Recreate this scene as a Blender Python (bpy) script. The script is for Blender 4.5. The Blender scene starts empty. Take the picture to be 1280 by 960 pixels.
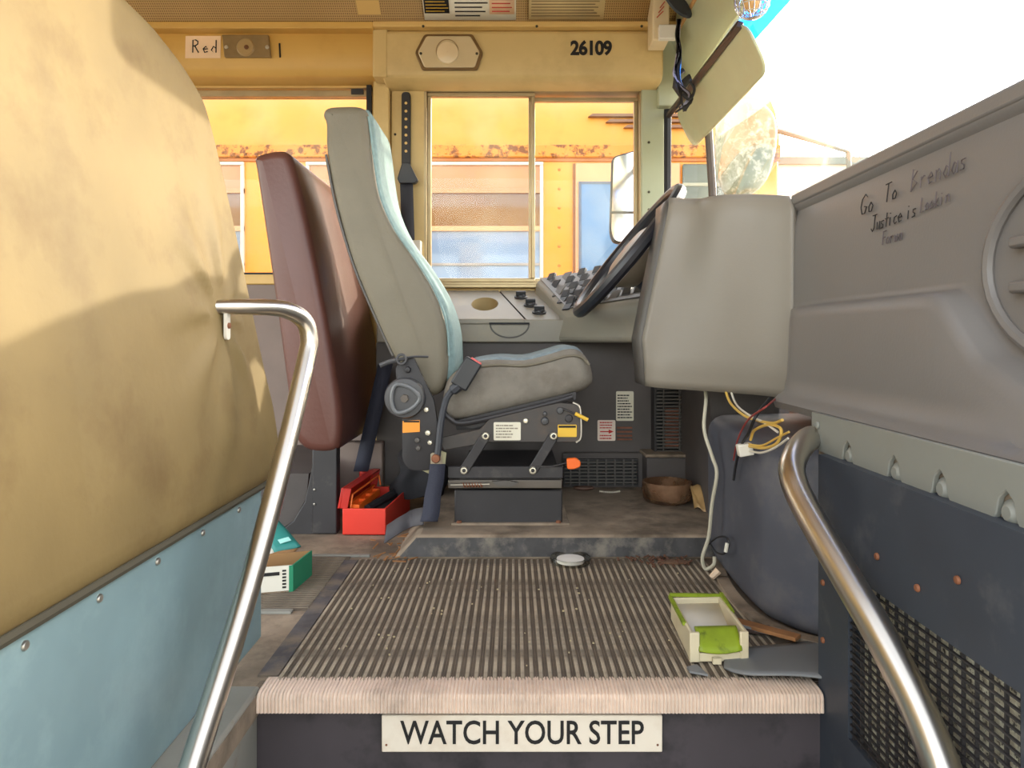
import bpy, bmesh, math, random
from mathutils import Vector, Matrix
random.seed(7)
S = 1.3                      # metres per layout unit
CAMZ = 0.467                 # camera height over the front floor (layout units)
FPX = 900.0                  # focal length in pixels of the 1280 px frame
sc = bpy.context.scene
# ------------------------------------------------------------------ camera
cam_d = bpy.data.cameras.new('camera'); cam = bpy.data.objects.new('camera', cam_d)
sc.collection.objects.link(cam)
cam.location = (0, 0, CAMZ * S); cam.rotation_euler = (math.pi / 2, 0, 0)
cam_d.sensor_width = 36; cam_d.lens = 36 * FPX / 1280
cam_d.shift_x = -2 / 1280; cam_d.shift_y = -60 / 1280
cam_d.clip_start = 0.02; cam_d.clip_end = 500
sc.camera = cam
# ------------------------------------------------------------------ sky and sun
SUN = Vector((1.0, 0.84, 0.29)).normalized()
w = bpy.data.worlds.new('world'); sc.world = w; w.use_nodes = True
nt = w.node_tree; bg = nt.nodes['Background']
sky = nt.nodes.new('ShaderNodeTexSky'); sky.sky_type = 'NISHITA'; sky.sun_disc = False
sky.sun_elevation = math.radians(24); sky.sun_rotation = math.atan2(SUN.x, SUN.y)
sky.air_density = 1.0; sky.dust_density = 2.0; sky.ozone_density = 1.0
hs = nt.nodes.new('ShaderNodeHueSaturation'); hs.inputs['Saturation'].default_value = .42      # hazy, washed-out sky
nt.links.new(sky.outputs[0], hs.inputs['Color'])
wm = nt.nodes.new('ShaderNodeMix'); wm.data_type = 'RGBA'; wm.blend_type = 'MULTIPLY'; wm.inputs[0].default_value = 1
nt.links.new(hs.outputs[0], wm.inputs[6]); wm.inputs[7].default_value = (1, .95, .86, 1)
nt.links.new(wm.outputs[2], bg.inputs[0]); bg.inputs[1].default_value = 0.8
sl = bpy.data.lights.new('sun', 'SUN'); sl.energy = 3.9; sl.angle = math.radians(0.6); sl.color = (1, .90, .70)
so = bpy.data.objects.new('sun', sl); sc.collection.objects.link(so)
so.rotation_euler = SUN.to_track_quat('Z', 'Y').to_euler(); so.location = SUN * 20
vs = sc.view_settings; vs.view_transform = 'Standard'; vs.look = 'None'; vs.gamma = 1; vs.exposure = 0.70
vs.use_curve_mapping = False
sc.cycles.max_bounces = 10; sc.cycles.transparent_max_bounces = 16; sc.cycles.sample_clamp_indirect = 8

# ------------------------------------------------------------------ helpers
def lin(c):
    c = c / 255.0
    return c / 12.92 if c <= .04045 else ((c + .055) / 1.055) ** 2.4
def col(r, g, b): return (lin(r), lin(g), lin(b), 1)
MATS = {}
def M(name, rgb, rough=.6, metal=0, var=.12, scale=6, bump=0, bscale=60, dirt=None, dscale=3, damt=.5, dlo=.5, dhi=.68, coat=0, stretch=None, spec=.5):
    m = bpy.data.materials.new(name); m.use_nodes = True; MATS[name] = m
    n = m.node_tree.nodes; L = m.node_tree.links; p = n['Principled BSDF']
    p.inputs['Roughness'].default_value = rough; p.inputs['Metallic'].default_value = metal
    p.inputs['Coat Weight'].default_value = coat; p.inputs['Specular IOR Level'].default_value = spec
    tc = n.new('ShaderNodeTexCoord'); src = tc.outputs['Object']
    if stretch:
        mp = n.new('ShaderNodeMapping'); mp.inputs['Scale'].default_value = stretch
        L.new(src, mp.inputs[0]); src = mp.outputs[0]
    c = col(*rgb)
    nz = n.new('ShaderNodeTexNoise'); nz.inputs['Scale'].default_value = scale; nz.inputs['Detail'].default_value = 5
    L.new(src, nz.inputs['Vector'])
    cr = n.new('ShaderNodeValToRGB'); L.new(nz.outputs[0], cr.inputs[0])
    cr.color_ramp.elements[0].position = .3; cr.color_ramp.elements[1].position = .7
    cr.color_ramp.elements[0].color = (c[0] * (1 - var), c[1] * (1 - var), c[2] * (1 - var), 1)
    cr.color_ramp.elements[1].color = (min(1, c[0] * (1 + var)), min(1, c[1] * (1 + var)), min(1, c[2] * (1 + var)), 1)
    out = cr.outputs[0]
    if dirt:
        n2 = n.new('ShaderNodeTexNoise'); n2.inputs['Scale'].default_value = dscale; n2.inputs['Detail'].default_value = 8
        n2.inputs['Roughness'].default_value = .65
        L.new(tc.outputs['Object'], n2.inputs['Vector'])
        r2 = n.new('ShaderNodeValToRGB'); r2.color_ramp.elements[0].position = dlo; r2.color_ramp.elements[1].position = dhi
        r2.color_ramp.elements[0].color = (0, 0, 0, 1); r2.color_ramp.elements[1].color = (damt, damt, damt, 1)
        L.new(n2.outputs[0], r2.inputs[0])
        mx = n.new('ShaderNodeMix'); mx.data_type = 'RGBA'; L.new(r2.outputs[0], mx.inputs[0]); L.new(out, mx.inputs[6])
        mx.inputs[7].default_value = col(*dirt); out = mx.outputs[2]
    L.new(out, p.inputs['Base Color'])
    if bump:
        n3 = n.new('ShaderNodeTexNoise'); n3.inputs['Scale'].default_value = bscale; n3.inputs['Detail'].default_value = 4
        L.new(tc.outputs['Object'], n3.inputs['Vector'])
        b = n.new('ShaderNodeBump'); b.inputs['Strength'].default_value = bump; b.inputs['Distance'].default_value = .004
        L.new(n3.outputs[0], b.inputs['Height']); L.new(b.outputs[0], p.inputs['Normal'])
    return m
def glass(name, tint=(1, 1, 1), gloss=.12, dirt=0, dirtcol=(200, 210, 190), dscale=3, lo=.45, hi=.75):
    m = bpy.data.materials.new(name); m.use_nodes = True; n = m.node_tree.nodes; L = m.node_tree.links
    n.remove(n['Principled BSDF']); o = n['Material Output']
    t = n.new('ShaderNodeBsdfTransparent'); t.inputs[0].default_value = (*tint, 1)
    g = n.new('ShaderNodeBsdfGlossy'); g.inputs['Roughness'].default_value = .02
    lw = n.new('ShaderNodeLayerWeight'); lw.inputs[0].default_value = .25
    mm = n.new('ShaderNodeMath'); mm.operation = 'MULTIPLY'; L.new(lw.outputs['Fresnel'], mm.inputs[0]); mm.inputs[1].default_value = gloss * 4
    mx = n.new('ShaderNodeMixShader'); L.new(mm.outputs[0], mx.inputs[0]); L.new(t.outputs[0], mx.inputs[1]); L.new(g.outputs[0], mx.inputs[2])
    out = mx.outputs[0]
    if dirt:
        d = n.new('ShaderNodeBsdfTranslucent'); d.inputs[0].default_value = col(*dirtcol)
        d2 = n.new('ShaderNodeBsdfDiffuse'); d2.inputs[0].default_value = col(*dirtcol)
        ad = n.new('ShaderNodeMixShader'); L.new(d.outputs[0], ad.inputs[1]); L.new(d2.outputs[0], ad.inputs[2])
        tc = n.new('ShaderNodeTexCoord'); nz = n.new('ShaderNodeTexNoise'); nz.inputs['Scale'].default_value = dscale; nz.inputs['Detail'].default_value = 9
        L.new(tc.outputs['Object'], nz.inputs['Vector'])
        r = n.new('ShaderNodeValToRGB'); r.color_ramp.elements[0].position = lo; r.color_ramp.elements[1].position = hi
        r.color_ramp.elements[0].color = (0, 0, 0, 1); r.color_ramp.elements[1].color = (dirt, dirt, dirt, 1); L.new(nz.outputs[0], r.inputs[0])
        m2 = n.new('ShaderNodeMixShader'); L.new(r.outputs[0], m2.inputs[0]); L.new(out, m2.inputs[1]); L.new(ad.outputs[0], m2.inputs[2]); out = m2.outputs[0]
    L.new(out, o.inputs['Surface']); return m

C = sc.collection
def X(px, d): return (px - 642) / FPX * d
def Z(py, d): return CAMZ - (py - 420) / FPX * d
def P(px, py, d): return (X(px, d), d, Z(py, d))
def tag(o, label=None, cat=None, group=None, kind=None):
    if label: o['label'] = label
    if cat: o['category'] = cat
    if group: o['group'] = group
    if kind: o['kind'] = kind
    return o
def thing(name, label, cat, group=None, kind=None):
    o = bpy.data.objects.new(name, None); C.objects.link(o); o.empty_display_size = .05
    return tag(o, label, cat, group, kind)
def catmull(pts, n=6, closed=False):
    pts = [Vector(p) for p in pts]; out = []; N = len(pts)
    rng = range(N) if closed else range(N - 1)
    for i in rng:
        p1, p2 = pts[i], pts[(i + 1) % N]
        p0 = pts[i - 1] if (closed or i > 0) else p1 * 2 - p2
        p3 = pts[(i + 2) % N] if (closed or i + 2 < N) else p2 * 2 - p1
        for k in range(n):
            t = k / n
            out.append(.5 * ((2 * p1) + (p2 - p0) * t + (2 * p0 - 5 * p1 + 4 * p2 - p3) * t * t + (3 * p1 - p0 - 3 * p2 + p3) * t ** 3))
    if not closed: out.append(pts[-1])
    return out
def roundpoly(pts, r, seg=4):
    out = []; N = len(pts)
    for i in range(N):
        p = Vector(pts[i]); a = Vector(pts[i - 1]); b = Vector(pts[(i + 1) % N])
        va, vb = a - p, b - p; ra = min(r, va.length * .48, vb.length * .48)
        pa = p + va.normalized() * ra; pb = p + vb.normalized() * ra
        for k in range(seg + 1):
            t = k / seg; out.append((1 - t) ** 2 * pa + 2 * t * (1 - t) * p + t * t * pb)
    return [tuple(v) for v in out]
class MB:
    def __init__(s): s.v = []; s.f = []
    def add(s, vs, fs):
        o = len(s.v); s.v += [tuple(v) for v in vs]; s.f += [tuple(i + o for i in f) for f in fs]; return s
    def box(s, x0, x1, y0, y1, z0, z1):
        return s.add([(x0, y0, z0), (x1, y0, z0), (x1, y1, z0), (x0, y1, z0), (x0, y0, z1), (x1, y0, z1), (x1, y1, z1), (x0, y1, z1)],
                     [(0, 3, 2, 1), (4, 5, 6, 7), (0, 1, 5, 4), (1, 2, 6, 5), (2, 3, 7, 6), (3, 0, 4, 7)])
    def obox(s, c, ax, ay, az):            # oriented box: centre and three half-axis vectors
        c, ax, ay, az = map(Vector, (c, ax, ay, az)); v = []
        for k in (-1, 1):
            for i, j in ((-1, -1), (1, -1), (1, 1), (-1, 1)): v.append(c + ax * i + ay * j + az * k)
        return s.add(v, [(0, 3, 2, 1), (4, 5, 6, 7), (0, 1, 5, 4), (1, 2, 6, 5), (2, 3, 7, 6), (3, 0, 4, 7)])
    def bar(s, a, b, w, t, up=(0, 0, 1)):
        a, b = Vector(a), Vector(b); d = b - a; u = Vector(up); sd = d.cross(u).normalized(); u2 = sd.cross(d).normalized()
        return s.obox((a + b) / 2, d / 2, sd * w / 2, u2 * t / 2)
    def tube(s, pts, r, n=10, caps=True, closed=False):
        pts = [Vector(p) for p in pts]; N = len(pts)
        rs = r if isinstance(r, (list, tuple)) else [r] * N
        o = len(s.v); up = None
        for i, p in enumerate(pts):
            if closed: t = (pts[(i + 1) % N] - pts[i - 1])
            else: t = pts[min(i + 1, N - 1)] - pts[max(i - 1, 0)]
            t.normalize()
            if up is None: up = Vector((0, 0, 1)) if abs(t.z) < .9 else Vector((1, 0, 0))
            up = (up - t * up.dot(t)).normalized(); sd = t.cross(up)
            for k in range(n):
                a = 2 * math.pi * k / n; s.v.append(tuple(p + (up * math.cos(a) + sd * math.sin(a)) * rs[i]))
        for i in range(N if closed else N - 1):
            for k in range(n):
                k2 = (k + 1) % n; j = (i + 1) % N
                s.f.append((o + i * n + k, o + i * n + k2, o + j * n + k2, o + j * n + k))
        if caps and not closed:
            s.f.append(tuple(o + k for k in reversed(range(n)))); s.f.append(tuple(o + (N - 1) * n + k for k in range(n)))
        return s
    def lathe(s, prof, c, axis=(0, 0, 1), n=20, caps=True, sx=1, sy=1):
        c = Vector(c); ax = Vector(axis).normalized(); u = ax.orthogonal().normalized()
        if abs(ax.z) > .9: u = Vector((1, 0, 0))
        v = ax.cross(u); o = len(s.v)
        for r, h in prof:
            for k in range(n):
                a = 2 * math.pi * k / n; s.v.append(tuple(c + ax * h + u * (r * sx * math.cos(a)) + v * (r * sy * math.sin(a))))
        for i in range(len(prof) - 1):
            for k in range(n):
                k2 = (k + 1) % n; s.f.append((o + i * n + k, o + i * n + k2, o + (i + 1) * n + k2, o + (i + 1) * n + k))
        if caps:
            s.f.append(tuple(o + k for k in reversed(range(n)))); m = o + (len(prof) - 1) * n; s.f.append(tuple(m + k for k in range(n)))
        return s
    def prism(s, poly, plane, a0, a1, r=0, seg=3):
        """closed 2-D outline extruded from a0 to a1 with edges rounded by r; plane 'xz' 'yz' or 'xy'"""
        N = len(poly); poly = [Vector((p[0], p[1])) for p in poly]
        area = sum(poly[i].x * poly[(i + 1) % N].y - poly[(i + 1) % N].x * poly[i].y for i in range(N))
        if area < 0: poly.reverse()
        def off(e):
            if e == 0: return poly
            out = []
            for i in range(N):
                a = (poly[i] - poly[i - 1]); b = (poly[(i + 1) % N] - poly[i])
                if a.length < 1e-7: a = b
                if b.length < 1e-7: b = a
                na = Vector((-a.y, a.x)).normalized(); nb = Vector((-b.y, b.x)).normalized(); m = na + nb
                q = m.length_squared
                out.append(poly[i] + (m * (2 / max(q, 1.0))) * e)
            for _ in range(25):
                bad = False
                for i in range(N):
                    j = (i + 1) % N
                    if (out[j] - out[i]).dot(poly[j] - poly[i]) < 0: out[i] = out[j] = (out[i] + out[j]) / 2; bad = True
                if not bad: break
            return out
        if r > 0:
            half = [(r * (1 - math.cos(k / seg * math.pi / 2)), r * (1 - math.sin(k / seg * math.pi / 2))) for k in range(seg + 1)]
            sg = 1 if a1 > a0 else -1
            ringsdef = [(r - r * math.cos(math.pi / 2 * (1 - k / seg)), a0 + sg * (r - r * math.sin(math.pi / 2 * (1 - k / seg)))) for k in range(seg + 1)]
            ringsdef = [(r * (1 - math.sin(math.pi / 2 * k / seg)), a0 + sg * r * (1 - math.cos(math.pi / 2 * k / seg))) for k in range(seg + 1)]
            ringsdef += [(r * (1 - math.cos(math.pi / 2 * k / seg)), a1 - sg * r * (1 - math.sin(math.pi / 2 * k / seg))) for k in range(seg + 1)]
        else: ringsdef = [(0, a0), (0, a1)]
        o = len(s.v)
        for e, a in ringsdef:
            for q in off(e):
                s.v.append((q.x, a, q.y) if plane == 'xz' else (a, q.x, q.y) if plane == 'yz' else (q.x, q.y, a))
        R = len(ringsdef)
        for i in range(R - 1):
            for k in range(N):
                k2 = (k + 1) % N; s.f.append((o + i * N + k, o + i * N + k2, o + (i + 1) * N + k2, o + (i + 1) * N + k))
        s.f.append(tuple(o + k for k in reversed(range(N)))); s.f.append(tuple(o + (R - 1) * N + k for k in range(N)))
        return s
    def grid(s, fn, nu, nv):
        o = len(s.v)
        for i in range(nu + 1):
            for j in range(nv + 1): s.v.append(tuple(fn(i / nu, j / nv)))
        for i in range(nu):
            for j in range(nv):
                a = o + i * (nv + 1) + j; s.f.append((a, a + nv + 1, a + nv + 2, a + 1))
        return s
    def warp(s, fn): s.v = [tuple(fn(*v)) for v in s.v]; return s
    def build(s, name, mat, parent=None, label=None, cat=None, group=None, kind=None, bevel=0, solid=0, ang=35, seg=2):
        me = bpy.data.meshes.new(name)
        me.from_pydata([(a * S, b * S, c * S) for a, b, c in s.v], [], s.f)
        bm = bmesh.new(); bm.from_mesh(me); bmesh.ops.recalc_face_normals(bm, faces=bm.faces); bm.to_mesh(me); bm.free()
        me.shade_smooth(); me.set_sharp_from_angle(angle=math.radians(ang))
        me.materials.append(mat)
        o = bpy.data.objects.new(name, me); C.objects.link(o); o.parent = parent
        if solid:
            q = o.modifiers.new('solid', 'SOLIDIFY'); q.thickness = solid * S; q.offset = 0
        if bevel:
            q = o.modifiers.new('bevel', 'BEVEL'); q.width = bevel * S; q.segments = seg; q.limit_method = 'ANGLE'; q.angle_limit = math.radians(35)
            q.harden_normals = False
        return tag(o, label, cat, group, kind)
def shared(name, src, parent, off):
    o = bpy.data.objects.new(name, src.data); C.objects.link(o); o.parent = parent
    o.location = (off[0] * S, off[1] * S, off[2] * S)
    for q in src.modifiers:
        b = o.modifiers.new(q.name, q.type)
        if q.type == 'BEVEL': b.width = q.width; b.segments = q.segments; b.limit_method = 'ANGLE'; b.angle_limit = q.angle_limit
    return o
def text(body, name, centre, width, height, u, v, mat, parent=None, ext=.0006, bold=0, spacing=1):
    cu = bpy.data.curves.new('t', 'FONT'); cu.body = body; cu.size = 1; cu.offset = bold; cu.space_character = spacing; cu.resolution_u = 4
    ob = bpy.data.objects.new('t', cu); C.objects.link(ob); bpy.context.view_layer.update()
    me = bpy.data.meshes.new_from_object(ob.evaluated_get(bpy.context.evaluated_depsgraph_get()))
    bpy.data.objects.remove(ob)
    xs = [q.co.x for q in me.vertices]; ys = [q.co.y for q in me.vertices]
    x0, x1, y0, y1 = min(xs), max(xs), min(ys), max(ys); u, v, c = Vector(u), Vector(v), Vector(centre); nn = u.cross(v).normalized()
    m = MB(); vv = [c + u * (((q.co.x - x0) / (x1 - x0) - .5) * width) + v * (((q.co.y - y0) / (y1 - y0) - .5) * height) + nn * ext for q in me.vertices]
    m.add(vv, [tuple(p.vertices) for p in me.polygons]); return m.build(name, mat, parent)
GL = {'G': [[(.6, .85), (.4, 1), (.1, .8), (0, .4), (.15, .05), (.45, .05), (.6, .35), (.35, .4)]], 'o': [[(.25, .5), (.05, .3), (.1, .05), (.35, .05), (.45, .3), (.25, .5)]],
      'T': [[(0, 1), (.6, 1.02)], [(.3, 1), (.25, 0)]], 'B': [[(.05, 0), (.1, 1), (.45, .85), (.12, .55), (.5, .3), (.05, 0)]], 'r': [[(.05, .5), (.05, 0)], [(.05, .35), (.25, .5), (.35, .45)]],
      'e': [[(.05, .28), (.4, .3), (.25, .5), (.03, .3), (.15, .02), (.4, .08)]], 'n': [[(.05, .5), (.05, 0)], [(.05, .35), (.25, .5), (.38, .35), (.38, 0)]],
      'd': [[(.4, .35), (.2, .5), (.03, .2), (.2, 0), (.4, .2)], [(.42, 1), (.4, 0)]], 'a': [[(.4, .35), (.2, .5), (.03, .2), (.2, 0), (.4, .25)], [(.4, .5), (.42, 0)]],
      's': [[(.35, .45), (.1, .45), (.1, .3), (.3, .2), (.3, .05), (.05, .03)]], 'J': [[(.1, 1), (.6, 1)], [(.4, 1), (.38, .2), (.2, 0), (.02, .2)]],
      'u': [[(.05, .5), (.08, .05), (.3, .05), (.38, .5)], [(.38, .5), (.4, 0)]], 't': [[(.2, .85), (.18, 0)], [(.02, .5), (.38, .52)]], 'i': [[(.1, .5), (.1, 0)], [(.1, .7), (.1, .76)]],
      'c': [[(.35, .45), (.1, .4), (.05, .15), (.2, 0), (.38, .08)]], 'L': [[(.1, 1), (.05, 0), (.45, .03)]], 'k': [[(.05, 1), (.05, 0)], [(.35, .5), (.06, .25), (.38, 0)]],
      'F': [[(.1, 0), (.1, 1), (.5, 1)], [(.1, .55), (.4, .55)]], 'w': [[(.02, .5), (.12, 0), (.22, .35), (.32, 0), (.42, .5)]], 'R': [[(.08, 0), (.1, 1), (.3, 1.02), (.5, .9), (.48, .68), (.3, .55), (.1, .52)], [(.25, .53), (.55, 0)]], '1': [[(.2, 1), (.25, 0)]], ' ': []}
def scrawl(body, name, org, u, v, h, mat, parent=None, r=.0011, adv=.58):
    m = MB(); org, u, v = Vector(org), Vector(u), Vector(v); x = 0
    for ch in body:
        for st in GL[ch]:
            m.tube([org + u * ((x + a * 1.0) * h) + v * (b * h) for a, b in st], r, 4)
        x += adv if ch not in 'GTBJR' else adv * 1.35
    return m.build(name, mat, parent)
def printlines(name, org, u, v, wid, hei, rows, mat, parent, n=None, ragged=.35):
    """rows of flat print on a label"""
    m = MB(); org, u, v = Vector(org), Vector(u).normalized(), Vector(v).normalized(); nn = u.cross(v)
    for k in range(rows):
        L = wid * (1 - random.random() * ragged); yy = hei * (1 - (k + .5) / rows); t = hei / rows * .22
        x = 0
        while x < L:
            ww = min(L - x, wid * random.uniform(.05, .2)); c = org + u * x + v * yy + nn * .0006
            m.add([c - v * t, c + u * ww - v * t, c + u * ww + v * t, c + v * t], [(0, 1, 2, 3)]); x += ww + wid * .025
    return m.build(name, mat, parent)
def plate(name, c, u, v, w, h, t, mat, parent=None, r=0, **k):
    """thin rounded label or plate centred at c in the plane u,v"""
    c, u, v = Vector(c), Vector(u).normalized(), Vector(v).normalized(); nn = u.cross(v)
    pts = [(-w / 2, -h / 2), (w / 2, -h / 2), (w / 2, h / 2), (-w / 2, h / 2)]
    if r: pts = roundpoly(pts, r, 3)
    m = MB().prism(pts, 'xy', 0, t); m.warp(lambda a, b, d: c + u * a + v * b + nn * d)
    return m.build(name, mat, parent, **k)
def bolt(name, c, nrm, r, h, mat, parent, n=12, **k):
    return MB().lathe([(r, 0), (r, h * .5), (r * .8, h * .9), (r * .3, h)], c, nrm, n).build(name, mat, parent, **k)

# ------------------------------------------------------------------ materials
cream = M('cream paint', (208, 181, 122), .45, var=.05, scale=3, dirt=(150, 120, 70), dscale=5, damt=.25)
yellowp = M('yellow cream paint', (210, 168, 88), .45, var=.06, scale=3, dirt=(170, 120, 50), dscale=4, damt=.25)
trimm = M('cream trim', (214, 178, 108), .5, var=.05)
ceilm = M('ceiling perforated', (190, 156, 100), .6, var=.05)
greenp = M('pale green paint', (178, 182, 152), .5, var=.05, dirt=(150, 140, 90), damt=.25)
alu = M('window aluminium', (176, 158, 122), .4, .6, var=.1, scale=12)
blackr = M('black rubber', (28, 28, 32), .7)
rub = M('floor rubber', (142, 126, 108), .85, var=.3, scale=11, bump=.5, bscale=40, dirt=(84, 72, 60), dscale=7, damt=.75, dlo=.48, dhi=.66)
matm = M('mat rubber', (98, 86, 74), .85, var=.25, scale=14, bump=.3, bscale=90, dirt=(120, 108, 92), dscale=7, damt=.4)
ribm = M('mat rib worn', (172, 158, 138), .85, var=.2, scale=20, dirt=(80, 72, 64), dscale=9, damt=.7, dlo=.45, dhi=.62)
ribf = M('mat fine rib', (112, 100, 86), .85, var=.25, scale=20)
nosem = M('nosing ribbed', (226, 204, 186), .75, var=.1, scale=16, dirt=(120, 104, 92), dscale=8, damt=.55, dlo=.5, dhi=.7)
riserm = M('riser black paint', (66, 60, 64), .55, var=.2, scale=5, dirt=(24, 24, 28), dscale=6, damt=.9, dlo=.5, dhi=.66)
wellm = M('stairwell grey', (136, 134, 126), .6, var=.12, dirt=(110, 80, 56), dscale=9, damt=.6, dlo=.6, dhi=.7)
vinyl = M('tan vinyl', (113, 96, 60), .68, var=.14, scale=5, bump=.10, bscale=70, dirt=(84, 62, 32), dscale=9, damt=.55, dlo=.50, dhi=.75, spec=.3)
bluep = M('blue grey panel', (124, 150, 156), .38, var=.12, scale=5, dirt=(150, 176, 180), dscale=4, damt=.6, metal=.15)
seam = M('dark seam', (62, 58, 44), .8)
steel = M('stainless tube', (206, 200, 190), .28, 1, var=.04)
screwm = M('screw steel', (176, 172, 164), .35, .9)
rust = M('rusty bolt', (132, 84, 58), .7, .2, var=.3, scale=40)
maroon = M('maroon vinyl', (94, 58, 50), .38, var=.1, scale=5, bump=.15, bscale=80)
blackm = M('black metal', (52, 50, 52), .5, .2, var=.2, dirt=(88, 84, 80), dscale=12, damt=.4, dlo=.6)
darkpl = M('dark panel', (84, 78, 76), .6, var=.15, dirt=(100, 94, 84), dscale=5, damt=.35, dlo=.55)
navyp = M('dark navy housing', (76, 78, 88), .55, var=.15, scale=7, dirt=(116, 110, 106), dscale=7, damt=.6, dlo=.5, dhi=.75)
navyw = M('bulkhead dark paint', (56, 62, 72), .5, var=.15, scale=6, dirt=(104, 104, 106), dscale=9, damt=.6, dlo=.55, dhi=.75)
greyd = M('grey dash plastic', (112, 108, 105), .42, var=.04, scale=3, bump=.06, bscale=200)
greyd2 = M('grey cluster plastic', (128, 121, 110), .45, var=.05, scale=3, bump=.06, bscale=200)
greydk = M('dark grey plastic', (84, 80, 76), .45, var=.06, bump=.06, bscale=200)
greystrip = M('painted steel strip', (134, 136, 130), .5, var=.06, dirt=(120, 112, 96), damt=.3)
consm = M('console grey', (140, 134, 122), .45, var=.06, dirt=(182, 160, 120), dscale=3, damt=.3)
switchm = M('switch black', (44, 46, 50), .4)
seatv = M('seat grey vinyl', (114, 107, 91), .6, var=.06, scale=9, bump=.25, bscale=160)
seatf = M('seat blue fabric', (126, 150, 150), .85, var=.12, scale=60, bump=.35, bscale=300)
cushv = M('cushion grey fabric', (128, 122, 112), .85, var=.12, scale=20, bump=.3, bscale=260, dirt=(98, 86, 72), dscale=9, damt=.5)
grub = M('grey plastic knob', (72, 72, 74), .45, var=.08)
zinc = M('zinc bolt', (214, 208, 190), .35, .7)
whitelab = M('white label', (226, 220, 200), .6, var=.03)
orangelab = M('orange label', (238, 150, 50), .5, var=.04)
yellowlab = M('yellow label', (236, 190, 60), .5, var=.04)
ink = M('black ink', (26, 24, 24), .7); redink = M('red ink', (196, 50, 44), .7); fadedink = M('faded marker', (86, 78, 80), .7)
navybelt = M('navy belt webbing', (44, 46, 60), .8, var=.1, bump=.3, bscale=300)
red = M('red toolbox', (216, 58, 44), .4, var=.08); orange = M('orange plastic', (250, 110, 30), .4, var=.05)
redin = M('deep red inside', (180, 34, 24), .4, var=.1)
greenb = M('green carton', (32, 128, 92), .6, var=.1); cardb = M('cardboard', (150, 112, 72), .8, var=.12); tealb = M('teal carton lid', (40, 124, 118), .55, var=.1)
whitep = M('white plastic', (224, 218, 204), .45, var=.04); ivory = M('ivory plastic', (220, 208, 176), .5, var=.06, dirt=(170, 130, 70), damt=.4)
lime = M('lime label', (138, 158, 32), .5, var=.15, scale=20, dirt=(60, 70, 20), dscale=30, damt=.7, dlo=.55)
slate = M('slate sheet', (122, 124, 126), .55, var=.06)
woodm = M('splinter wood', (150, 104, 64), .8, var=.25, scale=20); darkwood = M('dark splinter', (62, 48, 42), .85, var=.3)
coppr = M('copper fins', (150, 96, 76), .6, .3, var=.3, scale=30)
finm = M('heater fins', (232, 222, 196), .4, .5, var=.5, scale=90, dirt=(40, 38, 36), dscale=120, damt=.9, dlo=.54, dhi=.6)
cablem = M('grey cable', (186, 180, 160), .5); wirey = M('yellow wire', (214, 176, 84), .5); wireb = M('black wire', (30, 30, 34), .5); wirew = M('white wire', (222, 216, 200), .5); wirer = M('red wire', (150, 60, 56), .5)
busor = M('bus orange', (230, 142, 10), .35, var=.05, scale=2, coat=.2)
busroof = M('bus roof yellow', (204, 140, 56), .5, var=.06, scale=2, dirt=(190, 120, 40), dscale=5, damt=.4)
busrust = M('rusty drip rail', (198, 130, 50), .6, var=.1, dirt=(96, 54, 26), dscale=16, damt=.9, dlo=.5, dhi=.58)
salmon = M('salmon door frame', (214, 158, 116), .5, var=.04)
bwhite = M('bus white frame', (206, 196, 182), .5)
paneup = M('upper pane reflection tint', (176, 122, 72), .08, var=.08, scale=1.5, dirt=(140, 110, 80), dscale=3, damt=.6)  # salmon-tan reflection of the facing bus put into the pane colour
panelo = M('lower pane reflection tint', (126, 150, 180), .06, var=.15, scale=2)  # light blue reflection painted as the pane colour
panebl = M('bus door pane', (84, 122, 164), .06, var=.12, scale=2)
ground = M('gravel lot', (170, 160, 146), .9, var=.2, scale=3)
mirrorm = M('mirror glass', (235, 240, 245), .03, 1, var=.01)
pale = M('stand-in mirror shell', (120, 130, 104), .6, var=.15, scale=30, dirt=(226, 230, 214), dscale=25, damt=.8, stretch=(1, 1, .3))
visorm = M('sun visor', (186, 188, 150), .45, var=.06, dirt=(182, 168, 120), dscale=4, damt=.4)
barm = M('visor rod', (84, 74, 68), .45, .5)
lens = M('lamp lens', (206, 186, 146), .25, var=.06, coat=.5); lensd = M('lamp lens smoked', (136, 112, 72), .3, var=.15, scale=20, coat=.4)
lensc = M('lamp round lens', (226, 204, 164), .15, var=.06, coat=.6)
tealbelt = M('seat belt black', (40, 40, 48), .7)
winglass = glass('side glass', gloss=.10, dirt=.10, dscale=4)
wsglass = glass('windshield glass', gloss=.08, dirt=.28, dirtcol=(236, 240, 226), dscale=2.2, lo=.42, hi=.8)
tintglass = glass('windshield blue tint', tint=(.01, .17, .85), gloss=.06)
amberg = glass('amber glass', tint=(.82, .66, .5), gloss=.35, dirt=.7, dirtcol=(196, 160, 130), dscale=9, lo=.35, hi=.7)
clearg = glass('clear glass', tint=(.9, .88, .84), gloss=.4, dirt=.15, dscale=20)
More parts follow.
